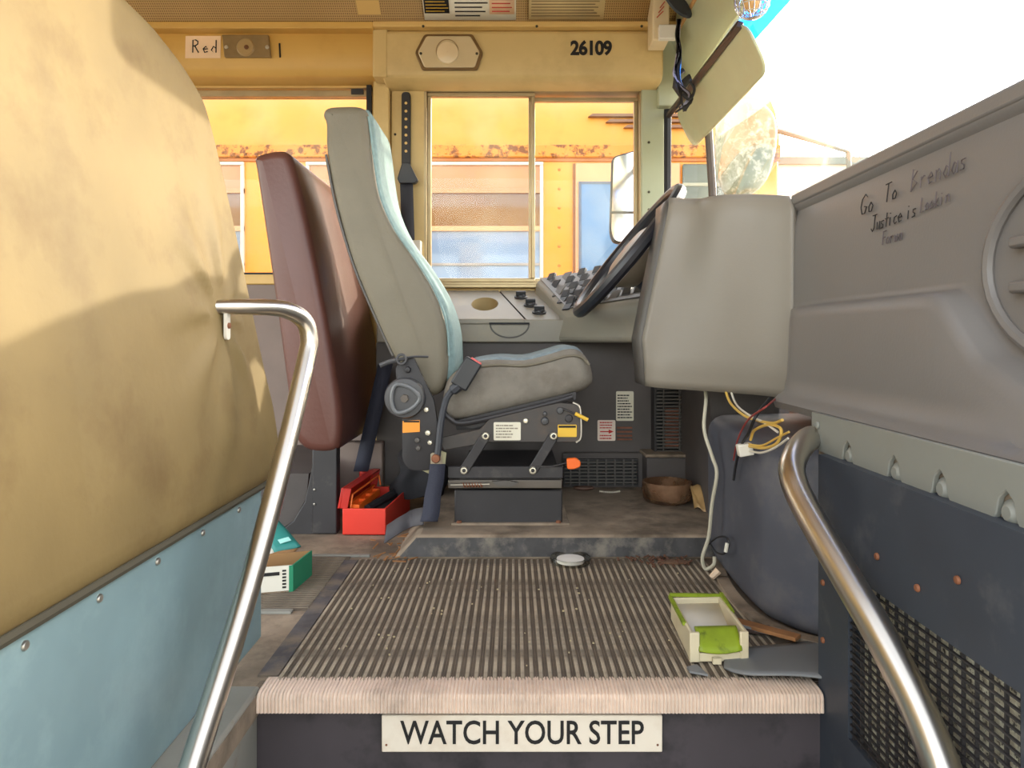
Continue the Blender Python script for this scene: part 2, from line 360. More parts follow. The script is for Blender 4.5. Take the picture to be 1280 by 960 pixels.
# perforation on the ceiling panel (pattern of tiny punched holes)
def perforate(m):
    n = m.node_tree.nodes; L = m.node_tree.links; p = n['Principled BSDF']; src = p.inputs['Base Color'].links[0].from_socket
    tc = n.new('ShaderNodeTexCoord'); mp = n.new('ShaderNodeVectorMath'); mp.operation = 'SCALE'; mp.inputs['Scale'].default_value = 120
    L.new(tc.outputs['Object'], mp.inputs[0]); fr = n.new('ShaderNodeVectorMath'); fr.operation = 'FRACTION'; L.new(mp.outputs[0], fr.inputs[0])
    sb = n.new('ShaderNodeVectorMath'); sb.operation = 'SUBTRACT'; L.new(fr.outputs[0], sb.inputs[0]); sb.inputs[1].default_value = (.5, .5, .5)
    ml = n.new('ShaderNodeVectorMath'); ml.operation = 'MULTIPLY'; L.new(sb.outputs[0], ml.inputs[0]); ml.inputs[1].default_value = (1, 1, 0)
    ln = n.new('ShaderNodeVectorMath'); ln.operation = 'LENGTH'; L.new(ml.outputs[0], ln.inputs[0])
    lt = n.new('ShaderNodeMath'); lt.operation = 'LESS_THAN'; lt.inputs[1].default_value = .28; L.new(ln.outputs['Value'], lt.inputs[0])
    mx = n.new('ShaderNodeMix'); mx.data_type = 'RGBA'; L.new(lt.outputs[0], mx.inputs[0]); L.new(src, mx.inputs[6]); mx.inputs[7].default_value = col(120, 92, 54)
    L.new(mx.outputs[2], p.inputs['Base Color'])
perforate(ceilm)
EX, EY, EZ = Vector((1, 0, 0)), Vector((0, 1, 0)), Vector((0, 0, 1))
NY = (0, -1, 0)

# ================================================================== STRUCTURE
# ground outside
MB().box(-40, 40, -12, 60, -.80, -.78).build('ground', ground, kind='structure', label='pale gravel yard outside the bus')
# main floor and driver platform
fl = MB().box(-3, 1.0, .952, 2.3, -.03, -.002).box(-3, -.335, .3, .952, -.03, -.002).build('floor', rub, kind='structure', label='worn grey rubber bus floor')
# floor strips and aisle ribs belong to the floor
MB().box(-3, -.305, 1.525, 1.535, -.002, .003).build('seam_strip', wellm, fl, bevel=.001)
MB().box(-3, -.375, 1.213, 1.226, -.002, .003).build('seam_strip', wellm, fl, bevel=.001)
MB().box(-3, -.345, 1.228, 1.524, -.002, .0005).build('aisle_mat', matm, fl)
MB().box(-.352, -.324, .99, 1.50, -.002, .0008).build('worn_band', M('worn dark band', (86, 82, 84), .8, var=.3, scale=20, dirt=(140, 124, 104), dscale=12, damt=.8, dlo=.45), fl)
r0 = MB().box(-3, -.352, -.0024, .0024, -.002, .0025).build('aisle_rib', ribf, fl)
r0.location = (0, 1.236 * S, 0)
for k in range(1, 27):
    q = shared('aisle_rib', r0, fl, (0, 1.236 + k * .0106, 0))
# platform under the driver
pl = [(-.27, .0), (-.215, .047), (.80, .047), (.80, -.002), (-.27, -.002)]
plat = MB().prism([(-.255, -.002), (-.205, .047), (.80, .047), (.80, -.002)], 'xz', 1.505, 2.3)
plat.warp(lambda x, y, z: (x, y + (.012 if z > .03 and y < 1.6 else 0), z)).build('driver_platform', rub, kind='structure', label='raised worn platform under the driver seat', bevel=.008)
MB().prism([(-.238, .006), (-.205, .042), (.43, .042), (.43, .006)], 'xz', 1.5035, 1.512).warp(lambda x, y, z: (x, y + (z - .006) * .33, z)).build('platform_edging', M('worn black edging', (62, 60, 60), .7, var=.3, scale=25, dirt=(128, 120, 108), dscale=14, damt=.8, dlo=.48), kind='structure', label='scuffed black edge strip of the driver platform')
# side walls of stairwell
riser = MB().box(-.345, .425, .952, .98, -.5, -.002).build('wall_riser', riserm, kind='structure', label='black step riser with scuffed paint')
MB().prism([(.30, -.012), (.952, -.012), (.952, -.5), (.30, -.5)], 'yz', -.36, -.338).build('wall_stairwell', wellm, kind='structure', label='grey stairwell side below the barrier', bevel=.004)
MB().box(-.40, -.336, .3, .955, -.012, .004).build('trim_1', wellm, kind='structure', label='grey metal flange along the stairwell edge', bevel=.004)
MB().box(-.34, .425, .30, .952, -.24, -.22).build('stair_tread', matm, kind='structure', label='lower stair tread inside the doorway')

# wall on the driver side
D = 2.30
wl = MB()
wl.box(-3, -.452, D, D + .06, -.002, .652).box(-.452, -.28, D, D + .06, -.002, 1.30).box(-.28, .404, D, D + .06, -.002, .622)
wl.box(.404, .475, D, D + .06, -.002, 1.40).box(-3, -.452, D, D + .06, 1.277, 1.55).box(-.452, .475, D, D + .06, 1.248, 1.55).box(-3, -1.30, D, D + .06, .652, 1.277)
wl.build('wall_left', trimm, kind='structure', label='cream side wall around the driver window')
mauve = M('lower wall grey', (128, 112, 104), .6, var=.1)
MB().box(-3, -.46, D - .012, D + .001, 0, .63).build('wall_lower', mauve, kind='structure', label='dull grey lower wall panel behind the maroon barrier')
MB().box(-3, -.46, D - .02, D + .001, .63, .662).build('trim_3', trimm, kind='structure', label='cream sill under the passenger window', bevel=.004)
MB().box(X(467, 2.27), X(487, 2.27), 2.26, 2.302, .62, Z(84, 2.26)).build('trim_4', cream, kind='structure', label='cream upright post between the two windows', bevel=.004)
pp = MB().box(X(489, 2.285), X(531, 2.285), 2.285, 2.302, .62, Z(110, 2.285)).build('trim_5', cream, kind='structure', label='cream pillar panel behind the seat belt', bevel=.003)
for py in (168, 250): bolt('screw', P(494, py, 2.285), NY, .004, .004, seam, pp)
gp = MB().box(X(801, 2.29), X(829, 2.29), 2.275, 2.302, .55, Z(108, 2.285)).build('trim_6', greenp, kind='structure', label='pale green front corner pillar', bevel=.003)
for py in (178, 240, 262): bolt('screw', P(811, py, 2.275), NY, .004, .004, seam, gp)
# header panels
hprof = [(2.31, 1.40), (2.195, 1.398), (2.188, 1.39), (2.188, 1.275), (2.194, 1.258), (2.21, 1.247), (2.31, 1.243)]
MB().prism(hprof, 'yz', X(478, 2.19), X(829, 2.19)).build('trim_7', cream, kind='structure', label='cream header panel above the driver window', bevel=.006)
hp2 = [(2.31, 1.40), (2.21, 1.398), (2.205, 1.39), (2.205, 1.295), (2.215, 1.28), (2.225, 1.268), (2.31, 1.264)]
MB().prism(hp2, 'yz', -3, X(468, 2.2)).build('trim_8', yellowp, kind='structure', label='deep yellow header panel above the passenger window', bevel=.004)
MB().box(X(466, 2.19), X(484, 2.19), 2.186, 2.25, 1.255, 1.40).build('trim_9', cream, kind='structure', label='cream joint cover between the two header panels', bevel=.004)
ct = MB().box(X(466, 2.17), .50, 2.165, 2.21, 1.398, 1.415).build('trim_10', trimm, kind='structure', label='cream ceiling moulding with screws over the driver', bevel=.003)
for px in (529, 671, 802): bolt('screw', P(px, 33, 2.165), NY, .004, .004, seam, ct)
MB().box(-3, X(466, 2.17), 2.168, 2.21, 1.394, 1.415).build('trim_11', yellowp, kind='structure', label='yellow ceiling moulding over the passenger window', bevel=.003)
cprof = [(2.205, 1.408), (2.10, 1.476), (1.95, 1.51), (1.75, 1.535), (1.4, 1.55), (1.0, 1.535), (.75, 1.49), (.6, 1.42), (.55, 1.36)]
cm = MB().grid(lambda a, b: (lambda p: (-3 + a * 3.5, p[0], p[1]))(catmull([(y, z, 0) for y, z in cprof], 4)[min(32, int(b * 32))]), 1, 32)
cm.build('ceiling', ceilm, kind='structure', label='perforated tan ceiling panels', solid=.02)
sm = MB().prism([(2.2, 1.408), (2.1, 1.472), (2.1, 1.468), (2.2, 1.402)], 'yz', X(449, 2.17), X(477, 2.17)).build('trim_12', trimm, kind='structure', label='ceiling joint strip with screws')
for px, py in ((459, 4), (461, 19)): bolt('screw', P(px, py, 2.17), NY, .003, .004, seam, sm)
# front header above the windscreen
MB().prism([(.47, 1.55), (.495, 1.38), (.545, 1.245), (.56, 1.25), (.56, 1.55)], 'xz', .5, 2.31).build('wall_front', greenp, kind='structure', label='pale green front header above the windscreen', bevel=.004)
MB().tube([(.493, .5, 1.382), (.493, 2.2, 1.382)], .006, 8).build('trim_13', M('tan moulding', (176, 134, 84), .5), kind='structure', label='tan moulding along the front header')

# ------------------------------------------------------------------ windows
def frame(m, x0, x1, z0, z1, y0, y1, t):
    m.box(x0, x1, y0, y1, z0, z0 + t); m.box(x0, x1, y0, y1, z1 - t, z1); m.box(x0, x0 + t, y0, y1, z0 + t, z1 - t); m.box(x1 - t, x1, y0, y1, z0 + t, z1 - t)
w1 = tag(thing('window_1', 'sliding two-pane driver window in metal frame', None), kind='structure')
zx = (Z(357, D), Z(112, D)); xl, xm, xr = X(530, D), X(664, D), X(803, D)
m = MB(); frame(m, xl, xr, zx[0], zx[1], D - .015, D + .05, .011); m.build('window_frame', alu, w1, bevel=.002)
m = MB(); frame(m, xl + .011, xm + .012, zx[0] + .011, zx[1] - .011, D - .005, D + .015, .012); m.build('sash', alu, w1, bevel=.002)
m = MB(); frame(m, xm - .008, xr - .011, zx[0] + .011, zx[1] - .018, D + .02, D + .04, .012); m.build('sash', alu, w1, bevel=.002)
MB().box(xl + .02, xm, D + .004, D + .007, zx[0] + .02, zx[1] - .02).build('pane', winglass, w1)
MB().box(xm, xr - .02, D + .028, D + .031, zx[0] + .02, zx[1] - .028).build('pane', winglass, w1)
MB().box(xl, xr, D - .02, D + .05, zx[0] - .008, zx[0] + .004).build('window_sill', alu, w1, bevel=.002)
MB().box(xl, xr, D - .018, D + .02, zx[1], zx[1] + .006).build('gasket', blackr, w1)
w2 = tag(thing('window_2', 'tall passenger window behind the maroon barrier', None), kind='structure')
a, b = -1.30, X(466, D)
z0, z1 = .658, Z(103, D)
m = MB(); frame(m, a, b, z0, z1, D, D + .05, .012); m.build('window_frame', blackr, w2, bevel=.002)
MB().box(b - .018, b - .002, D - .012, D + .03, z0, z1).build('side_channel', blackr, w2)
MB().box(a, b, D - .005, D + .03, Z(121, D), Z(113, D)).build('sash', alu, w2, bevel=.003)
MB().box(a, b, D - .005, D + .03, Z(110.5, D), Z(107.5, D)).build('sash', trimm, w2, bevel=.002)
MB().box(X(440, D), X(455, D), D - .014, D - .004, Z(119, D), Z(113, D)).build('latch', blackm, w2)
MB().box(a + .01, b - .01, D + .02, D + .023, z0 + .012, Z(121, D)).build('pane', winglass, w2)
# quarter window and windscreen
w3 = tag(thing('window_3', 'small corner window beside the windscreen', None), kind='structure')
q0, q1 = (.478, 2.31), (.592, 2.12)
MB().tube(catmull([(q0[0] + .008, q0[1] - .02, .55), (q0[0] + .008, q0[1] - .02, 1.12), (q0[0] + .015, q0[1] - .02, 1.19), (q0[0] + .035, q0[1] - .04, 1.235), (.55, 2.2, 1.26)], 6), .016, 8).build('seal', blackr, w3)
MB().tube([(.598, 2.12, .55), (.585, 2.12, .9), (.562, 2.12, 1.26)], .012, 8).build('divider_bar', barm, w3)
MB().grid(lambda a, b: (q0[0] + .01 + (q1[0] - q0[0]) * a - .02 * b * a, q0[1] + (q1[1] - q0[1]) * a, .5 + .76 * b), 1, 1).build('pane', winglass, w3)
MB().box(.452, .56, 2.245, 2.31, 1.185, 1.50).build('trim_14', greenp, kind='structure', label='pale green corner panel over the small window', bevel=.004)
MB().box(.895, .92, .3, 2.34, -.6, .70).build('wall_firewall', navyw, kind='structure', label='front wall of the bus below the windscreen')
w4 = tag(thing('window_4', 'wide dusty windscreen with blue tinted top band', None), kind='structure')
def ws(a, b):        # a along the width from driver side, b up
    p = catmull([(.60, 2.12, 0), (.75, 1.80, 0), (.85, 1.4, 0), (.88, 1.0, 0), (.86, .55, 0)], 4)[int(a * 16)]
    return (p.x + (.572 - p.x) * b, p.y, .58 + .70 * b)
MB().grid(lambda a, b: ws(a, b * .88), 16, 4).build('pane', wsglass, w4)
MB().grid(lambda a, b: ws(a, .88 + b * .12), 16, 2).build('tint_band', tintglass, w4)

# ================================================================== STEP MAT, NOSING, SIGN
mt = thing('ribbed_floor_mat', 'dark ribbed rubber mat across the entry floor', 'floor mat')
ml, mr, mn, mf = -.318, .395, .972, 1.50
MB().box(ml - .004, mr + .03, mn, mf, -.002, .001).build('mat_base', matm, mt)
step = .0127; nr = int((mr - ml) / step)
base = MB().box(-.0024, .0024, mn, mf, 0, .003).build('rib', ribm, mt, bevel=.0008, seg=1); base.location = (ml * S, 0, 0)
for k in range(1, nr + 1): shared('rib', base, mt, (ml + k * step, 0, 0))
m = MB()
for k in range(nr):
    for j in (1, 2, 3): x = ml + k * step + j * step / 4; m.box(x - .0007, x + .0007, mn, mf, 0, .0022)
m.build('fine_ribs', ribf, mt, kind='stuff')
ns = thing('step_nosing', 'pale pinkish ribbed rubber nosing along the step edge', 'nosing')
m = MB(); N = 468; nl, nrr = -.335, .404
prof = [(.985, .001), (.972, .004), (.945, .0035), (.937, .001), (.934, -.005), (.934, -.023), (.942, -.025), (.953, -.025)]
def nos(a, b):
    i = round(a * N); g = (0 if i % 3 else -.0022) + random.uniform(-.0004, .0004); y, z = prof[round(b * 7)]
    c = 1 if 0 < round(b * 7) < 6 else 0
    return (nl + (nrr - nl) * a, y - g * c * (1 if round(b * 7) >= 3 else .2), z + g * c * (1 if round(b * 7) <= 3 else .2))
m.grid(nos, N, 7); m.build('ribbed_strip', nosem, ns, ang=20)
MB().box(nl, nrr, .945, .98, -.022, .0).build('backing', nosem, ns)
sg = thing('step_sign', 'white WATCH YOUR STEP sign on the black riser', 'sign')
sx0, sx1 = X(477, .945), X(828, .945); sz0, sz1 = Z(940, .945), Z(894, .945)
MB().box(sx0, sx1, .944, .953, sz0, sz1).build('plate', M('sign white', (236, 224, 206), .5, var=.03, dirt=(190, 160, 130), damt=.3, dscale=10), sg, bevel=.0015)
text('WATCH YOUR STEP', 'lettering', ((sx0 + sx1) / 2 + .0, .9435, Z(915, .944)), .328 * .973, .0315, EX, EZ, ink, sg, bold=.012)
for px in (483, 822): bolt('screw', P(px, 931, .9445), NY, .0016, .0012, rust, sg)

# ================================================================== NEAR BARRIER
br = thing('barrier', 'tall tan vinyl padded barrier with blue metal lower panel', 'barrier')
BX = -.388
MB().box(BX - .012, BX, .12, 1.108, .004, .238).build('lower_panel', bluep, br, bevel=.002)
out = [(.10, .236), (1.10, .236), (1.155, .25), (1.172, .29), (1.165, .36), (1.14, .43), (1.105, .55), (1.065, .68), (1.02, .79), (.975, .825), (.9, .848), (.82, .858), (.5, .872), (.10, .875)]
out = [tuple(v)[:2] for v in catmull([(a, b, 0) for a, b in out[1:-1]], 5)]
out = [(.10, .236)] + out + [(.10, .875)]
# pad built in flat rings so that the face can pucker around the rail bracket
pad = MB().prism(out, 'yz', -.06, .02, .032, 5)
pad.warp(lambda x, y, z: (BX + x - (z - .236) * .105, y, z))
pad.build('padding', vinyl, br, ang=60)
# face skin with the soft creases around the handrail bracket
def face(a, b):
    z = .27 + b * .46; y1 = 1.115 - (z - .27) * .26; y = .62 + a * (y1 - .62)
    dy, dz = y - .970, z - .492
    rr = math.hypot(dy, dz); ang = math.atan2(dz, dy)
    e = min(a, 1 - a, b, 1 - b) * 8; e = min(1, e)
    puck = -.016 * math.exp(-(rr / .04) ** 2) + .009 * math.exp(-(rr / .13) ** 2) * math.cos(ang * 8 + .6) * min(1, rr / .03)
    return (BX + .02 - (z - .236) * .105 + (.0028 + max(-.002, puck)) * e - .001 * (1 - e), y, z)
MB().grid(face, 60, 60).build('creased_face', vinyl, br, ang=80)
MB().tube([(BX + .006, .10, .240), (BX + .006, 1.115, .240)], .006, 8).build('edge_welt', seam, br)
for d_ in (.47, .571, .674, .784, .898, 1.016): bolt('rivet', (BX - .0005, d_, .2215), (1, 0, 0), .0042, .003, screwm, br)

# rail at the left of the door
lr = thing('handrail', 'bent stainless handrail fixed to the tan barrier', 'handrail')
pts = [(-.430, .940, .503), (-.398, .966, .506), (-.358, .993, .507), (-.326, 1.02, .505), (-.305, 1.045, .490), (-.298, 1.05, .462), (-.299, 1.035, .43), (-.303, .96, .32), (-.310, .84, .17), (-.318, .70, .03), (-.325, .58, -.10), (-.33, .47, -.22)]
pts = catmull(pts, 6)
MB().tube(pts, [.0085 + .0045 * min(1, i / 22) for i in range(len(pts))], 16).build('tube', steel, lr)
bk = MB().prism(roundpoly([(-.0065, -.022), (.0065, -.022), (.0065, .022), (-.0065, .022)], .006), 'yz', 0, .004)
bk.warp(lambda x, y, z: (-.393 + x + .003, .975 + y, .484 + z)).build('bracket', whitep, lr)
bolt('screw', (-.386, .975, .481), (1, 0, 0), .0042, .003, rust, lr)

# ================================================================== BULKHEAD AT THE RIGHT OF THE DOOR
RX = .405
bh = tag(thing('wall_bulkhead', 'dark painted bulkhead beside the step with mesh opening', None), kind='structure')
m = MB(); x0, x1 = RX, RX + .02
m.box(x0, x1, .872, .957, -.5, .31).box(x0, x1, .2, .872, .181, .31).box(x0, x1, .2, .872, -.5, -.02).box(x0, x1, .2, .575, -.02, .181)
m.box(x0 + .02, .5, .938, .957, -.5, .31)
m.build('panel', navyw, bh)
for c in ((.80, .222), (.72, .215), (.94, .145), (.925, .205), (.655, .245), (.94, .07)): bolt('rivet', (RX - .0005, c[0], c[1]), (-1, 0, 0), .004, .003, rust, bh)
gr = thing('heater_grille', 'black wire mesh grille over a heater core', 'grille')
v0 = MB().box(RX + .004, RX + .007, -.0012, .0012, -.02, .181).build('upright_wire', blackm, gr); v0.location = (0, .58 * S, 0)
for k in range(1, 16): shared('upright_wire', v0, gr, (0, .58 + k * .0192, 0))
h0 = MB().box(RX + .002, RX + .005, .575, .872, -.0009, .0009).build('cross_wire', blackm, gr); h0.location = (0, 0, -.012 * S)
for k in range(1, 22): shared('cross_wire', h0, gr, (0, 0, -.012 + k * .0088))
MB().box(RX + .012, RX + .05, .577, .855, -.018, .179).build('heater_core', finm, gr)
MB().box(RX + .010, RX + .06, .577, .870, -.0195, -.014).build('core_tray', blackm, gr)
rr = thing('handrail', 'bent stainless handrail below the grey dashboard', 'handrail')
pts = catmull([(.428, 1.012, .325), (.405, .99, .325), (.372, .945, .314), (.350, .905, .294), (.350, .865, .262), (.362, .785, .205), (.371, .73, .165), (.379, .675, .118), (.383, .635, .07), (.384, .612, .02), (.384, .602, -.08), (.384, .60, -.25)], 6)
MB().tube(pts, .0165, 18).build('tube', steel, rr)

# ================================================================== DASHBOARD
ds = thing('dashboard', 'large grey moulded dashboard facing back along the bus', 'dashboard')
def ledge(d_):
    if d_ > .80: return .516
    if d_ > .70: t = (.80 - d_) / .10; return .516 - .075 * (t * t * (3 - 2 * t))
    return .441 - (.70 - d_) * .45
def dface(a, b):
    d_ = 1.315 - a * 1.0; lz = ledge(d_)
    pr = [(.72, .722), (.56, .724), (.525, .723), (.508, .718), (.501, .707), (.503, .697), (.509, .690), (.506, .680), (.502, .66), (.5005, .60), (.4995, lz + .012), (.498, lz + .005), (.493, lz + .001), (.470, lz - .001), (.462, lz - .006), (.4575, lz - .020), (.452, .405), (.446, .385), (.436, .370), (.426, .361), (.430, .350)]
    i = round(b * 20); p = list(pr[i])
    if i == 16: p[1] = min(.40, lz - .035)
    if i in (17,): p[1] = min(.375, lz - .045)
    # blend towards the cluster corner
    if a < .14 and i >= 10: t = a / .14; t = t * t * (3 - 2 * t); p[0] = .499 + (p[0] - .499) * t
    return (p[0], d_, p[1])
MB().grid(dface, 60, 20).build('face', greyd, ds, ang=55)
# cluster end panel
def Lx(z): return .262 + (z - .41) * .2
pa = []
def clus(a, b):
    z = .362 + (.757 - .362) * b
    zz = z - (a * .040 * max(0, (b - .6) / .4)) - (1 - b) * a * .008
    lx = Lx(z)
    c = catmull([(lx, 1.512, 0), (lx + .05, 1.478, 0), (.40, 1.40, 0), (.455, 1.352, 0), (.485, 1.315, 0), (.502, 1.285, 0)], 5)[round(a * 25)]
    x, y = c.x, c.y
    if b < .12: y += (.12 - b) * .10
    if b > .93: y += (b - .93) * .25
    if b < .25 and a < .2: x += (.25 - b) * .12 * (1 - a / .2)
    return (x, y, zz)
MB().grid(clus, 25, 24).build('cluster_panel', greyd2, ds, ang=60, solid=.012)
MB().grid(lambda a, b: (lambda q: (q[0] - .001 , q[1] + .006 + a * .115, q[2]))(clus(0, b)), 1, 24).build('cluster_flange', greydk, ds, solid=.008)
# tops and undersides that close the dashboard
tp = [clus(k / 25, 1) for k in range(26)]
poly = [(p[0], p[1] + .006) for p in tp] + [(.89, 1.29), (.86, 1.75), (.72, 1.95), (.38, 1.95), (.33, 1.63)]
mtop = MB().prism(poly, 'xy', .0, .012)
mtop.warp(lambda x, y, z: (x, y, .740 - .03 * max(0, min(1, (x - .33) / .17)) * max(0, min(1, (1.6 - y) / .3)) + z - .008)).build('top_deck', greyd2, ds)
MB().box(.50, .89, .3, 1.30, .70, .721).build('top_deck', greyd, ds, bevel=.004)
MB().prism([(.30, 1.545), (.40, 1.44), (.47, 1.35), (.89, 1.35), (.89, 1.62), (.30, 1.62)], 'xy', .37, .38).build('underside', greydk, ds)
plate('defrost_slot', P(935, 246, 1.62)[:2] + (.737,), EX, EY, .11, .02, .004, blackr, ds, r=.008)
# lower flange strip with notches and screws
m = MB(); poly = []
notches = [1.03, .915, .815, .735, .665, .60]
poly = [(1.008, .361), (1.008, .311)]
for c in (.90, .79, .705, .61):
    poly += [(c + .017, .307)] + [(c + .013 * math.cos(t), .308 + .028 * math.sin(t)) for t in (0.2, .8, 1.57, 2.34, 2.94)] + [(c - .017, .307)]
poly += [(.30, .307), (.30, .361)]
MB().prism(poly, 'yz', .417, .423).build('flange_strip', greystrip, ds, bevel=.001, seg=1)
MB().box(.424, .430, .30, 1.0, .296, .355).build('flange_backing', rub, ds)
for c in (.90, .79, .705, .61): MB().lathe([(.012, 0), (.011, .003), (.006, .007)], (.424, c, .317), (-1, 0, 0), 14).build('screw_boss', greystrip, ds)
bolt('screw', (.4165, .985, .345), (-1, 0, 0), .005, .003, greystrip, ds)
bolt('screw', P(995, 497, 1.27), (-1, -.4, -.4), .006, .005, wirey, ds)
for k, c in enumerate((1.0, .93, .87, .80, .70, .61)): bolt('rust_bolt', (.4235, c - .06, .300), (-1, 0, 0), .006, .004, rust, ds)
# raised emblem ring and bars
MB().tube([(.497, .612 + .142 * math.cos(t), .537 + .098 * math.sin(t)) for t in [i / 40 * 2 * math.pi for i in range(40)]], .0065, 8, closed=True).build('emblem_ring', greyd, ds)
for z_ in (.559, .515): MB().box(.488, .502, .62, .712, z_ - .006, z_ + .006).build('emblem_bar', greyd, ds, bevel=.003)
# marker writing on the dash
ud = Vector((0, -1, .0)); vd = Vector((0, .0, 1))
sk = Vector((0, -.18, .98))
scrawl('Go', 'marker_writing', (.4985, 1.035, .640), ud, sk, .028, ink, ds, .0009)
scrawl('To', 'marker_writing', (.4985, .968, .646), ud, sk, .024, ink, ds, .0009)
scrawl('Brendas', 'marker_writing', (.4985, .905, .648), Vector((0, -1, .03)), sk, .027, fadedink, ds, .0008)
scrawl('Justice is', 'marker_writing', (.4985, 1.005, .612), Vector((0, -1, .03)), sk, .022, ink, ds, .0008, adv=.5)
scrawl('Lookin', 'marker_writing', (.4985, .884, .618), Vector((0, -1, .05)), sk, .018, fadedink, ds, .0008)
scrawl('Forwa', 'marker_writing', (.4985, .975, .590), Vector((0, -1, .02)), sk, .018, fadedink, ds, .0008)

# ================================================================== ENGINE HOUSING
eh = thing('engine_cover', 'dark rounded engine cover below the dashboard', 'engine cover')
plan = [(.62, 1.66), (.47, 1.63), (.425, 1.57), (.412, 1.48), (.405, 1.35), (.405, 1.22), (.420, 1.16), (.467, 1.10), (.62, 1.03), (.9, 1.0), (.9, 1.66)]
plan = [tuple(v)[:2] for v in catmull([(a, b, 0) for a, b in plan[:9]], 5)] + [(.9, 1.0), (.9, 1.66)]
MB().prism(plan, 'xy', -.001, .292, .03, 5).build('shell', navyp, eh, ang=50)
lip = catmull([(.445, 1.52, .004), (.418, 1.47, .004), (.395, 1.35, .004), (.392, 1.22, .004), (.412, 1.14, .005), (.47, 1.075, .006), (.60, 1.01, .006)], 5)
m = MB()
for i in range(len(lip) - 1): m.bar(lip[i], lip[i + 1] + (lip[i + 1] - lip[i]) * .1, .022, .008)
m.build('base_lip', rub, eh)

# ================================================================== DARK WALL UNDER THE CONSOLE
ck = tag(thing('wall_kick', 'black lower panel under the driver side console', None), kind='structure')
MB().box(-.385, .62, 2.02, 2.04, .048, .449).build('panel', darkpl, ck)
MB().box(.46, .62, 1.68, 2.02, .048, .36).build('corner_panel', darkpl, ck)
MB().box(X(703, 2.0), X(806, 2.0), 2.0, 2.02, .035, Z(566, 2.0)).build('vent_housing', darkpl, ck, bevel=.004)
# floor vent
fv = thing('floor_vent', 'black plastic slotted vent low on the wall by the platform', 'vent')
a, b, z0, z1 = X(704, 2.0), X(797, 2.0), Z(606, 2.0), Z(573, 2.0)
m = MB(); frame(m, a, b, z0, z1, 1.99, 2.0, .004); m.build('rim', blackm, fv)
MB().box(a, b, 1.998, 2.0, z0, z1).build('backing', blackr, fv)
s0 = MB().box(a, b, 1.990, 1.996, -.0022, .0022).build('slat', greydk, fv); s0.location = (0, 0, (z0 + .008) * S)
for k in range(1, 7): shared('slat', s0, fv, (0, 0, z0 + .008 + k * (z1 - z0 - .012) / 6.5))
s0 = MB().box(-.002, .002, 1.988, 1.996, z0, z1).build('upright_bar', greydk, fv); s0.location = ((a + .02) * S, 0, 0)
for k in range(1, 8): shared('upright_bar', s0, fv, (a + .02 + k * .0245, 0, 0))
# upright grille
ug = thing('wall_grille', 'narrow upright black grille with copper fins behind', 'grille')
a, b, z0, z1 = X(820, 1.98), X(857, 1.98), Z(566, 1.98), Z(484, 1.98)
m = MB(); frame(m, a - .006, b + .006, z0 - .004, z1 + .004, 1.972, 2.02, .006); m.build('rim', blackm, ug)
MB().box(a, b, 2.004, 2.02, z0, z1).build('backing', blackr, ug)
MB().box(X(831, 2), X(848, 2), 1.992, 2.004, z0 + .01, Z(510, 2)).build('copper_core', coppr, ug)
s0 = MB().box(a, b, 1.976, 1.984, -.0022, .0022).build('slat', greydk, ug); s0.location = (0, 0, (z0 + .005) * S)
for k in range(1, 19): shared('slat', s0, ug, (0, 0, z0 + .005 + k * (z1 - z0 - .01) / 18))
for px in (829, 849): MB().box(X(px, 1.98) - .0015, X(px, 1.98) + .0015, 1.973, 1.98, z0, z1).build('upright_bar', greydk, ug)
MB().box(X(806, 1.96), X(862, 1.96), 1.93, 2.02, .046, Z(570, 1.95)).build('heater_box', darkpl, label='black heater box under the upright grille', cat='heater', bevel=.004)
MB().box(X(804, 1.96), X(864, 1.96), 1.925, 2.02, Z(570, 1.95), Z(566, 1.95)).build('heater_shelf', rub, label='dusty shelf strip on top of the heater box', cat='shelf', bevel=.002)
# warning labels and louvres
lb = thing('white_notice', 'white printed notice on the black panel beside the seat', 'sticker')
c = P(781, 507.5, 2.018); plate('sheet', c, EX, EZ, .049, .083, .002, whitelab, lb, r=.004)
printlines('print', (c[0] - .021, c[1] - .0025, c[2] - .036), EX, EZ, .042, .070, 9, ink, lb)
lb = thing('red_notice', 'small white notice with red arrow and red print', 'sticker')
c = P(758, 538, 2.018); plate('sheet', c, EX, EZ, .050, .058, .002, M('pinkish label', (238, 222, 208), .6), lb, r=.004)
printlines('print', (c[0] - .019, c[1] - .0025, c[2] + .004), EX, EZ, .038, .022, 3, redink, lb, ragged=.2)
printlines('print', (c[0] - .019, c[1] - .0025, c[2] - .026), EX, EZ, .038, .016, 2, redink, lb, ragged=.2)
m = MB(); m.box(c[0] - .018, c[0] + .008, c[1] - .003, c[1] - .0022, c[2] - .0045, c[2] - .0015); m.add([(c[0] + .006, c[1] - .003, c[2] + .003), (c[0] + .006, c[1] - .003, c[2] - .009), (c[0] + .02, c[1] - .003, c[2] - .003)], [(0, 1, 2)]); m.build('arrow', redink, lb)
lv = thing('louvre', 'four short pressed louvre slots beside the red notice', 'louvre')
for py in (534.5, 539.5, 544.5, 549): MB().box(X(771, 2.018), X(790, 2.018), 2.012, 2.02, Z(py + 1, 2.018), Z(py - 1, 2.018)).build('slot', coppr, lv, bevel=.001)

# ================================================================== SIDE CONSOLE
cs = thing('side_console', 'grey driver side console with cup holder below the window', 'console')
def ctop(x, t): return (x, 2.015 + t * .27, .514 + t * .098)        # sloping top: t 0 near edge, 1 at the window
xa, xb = X(470, 2.0), X(712, 2.0)
n_ = Vector((0, -.098, .27)).normalized()
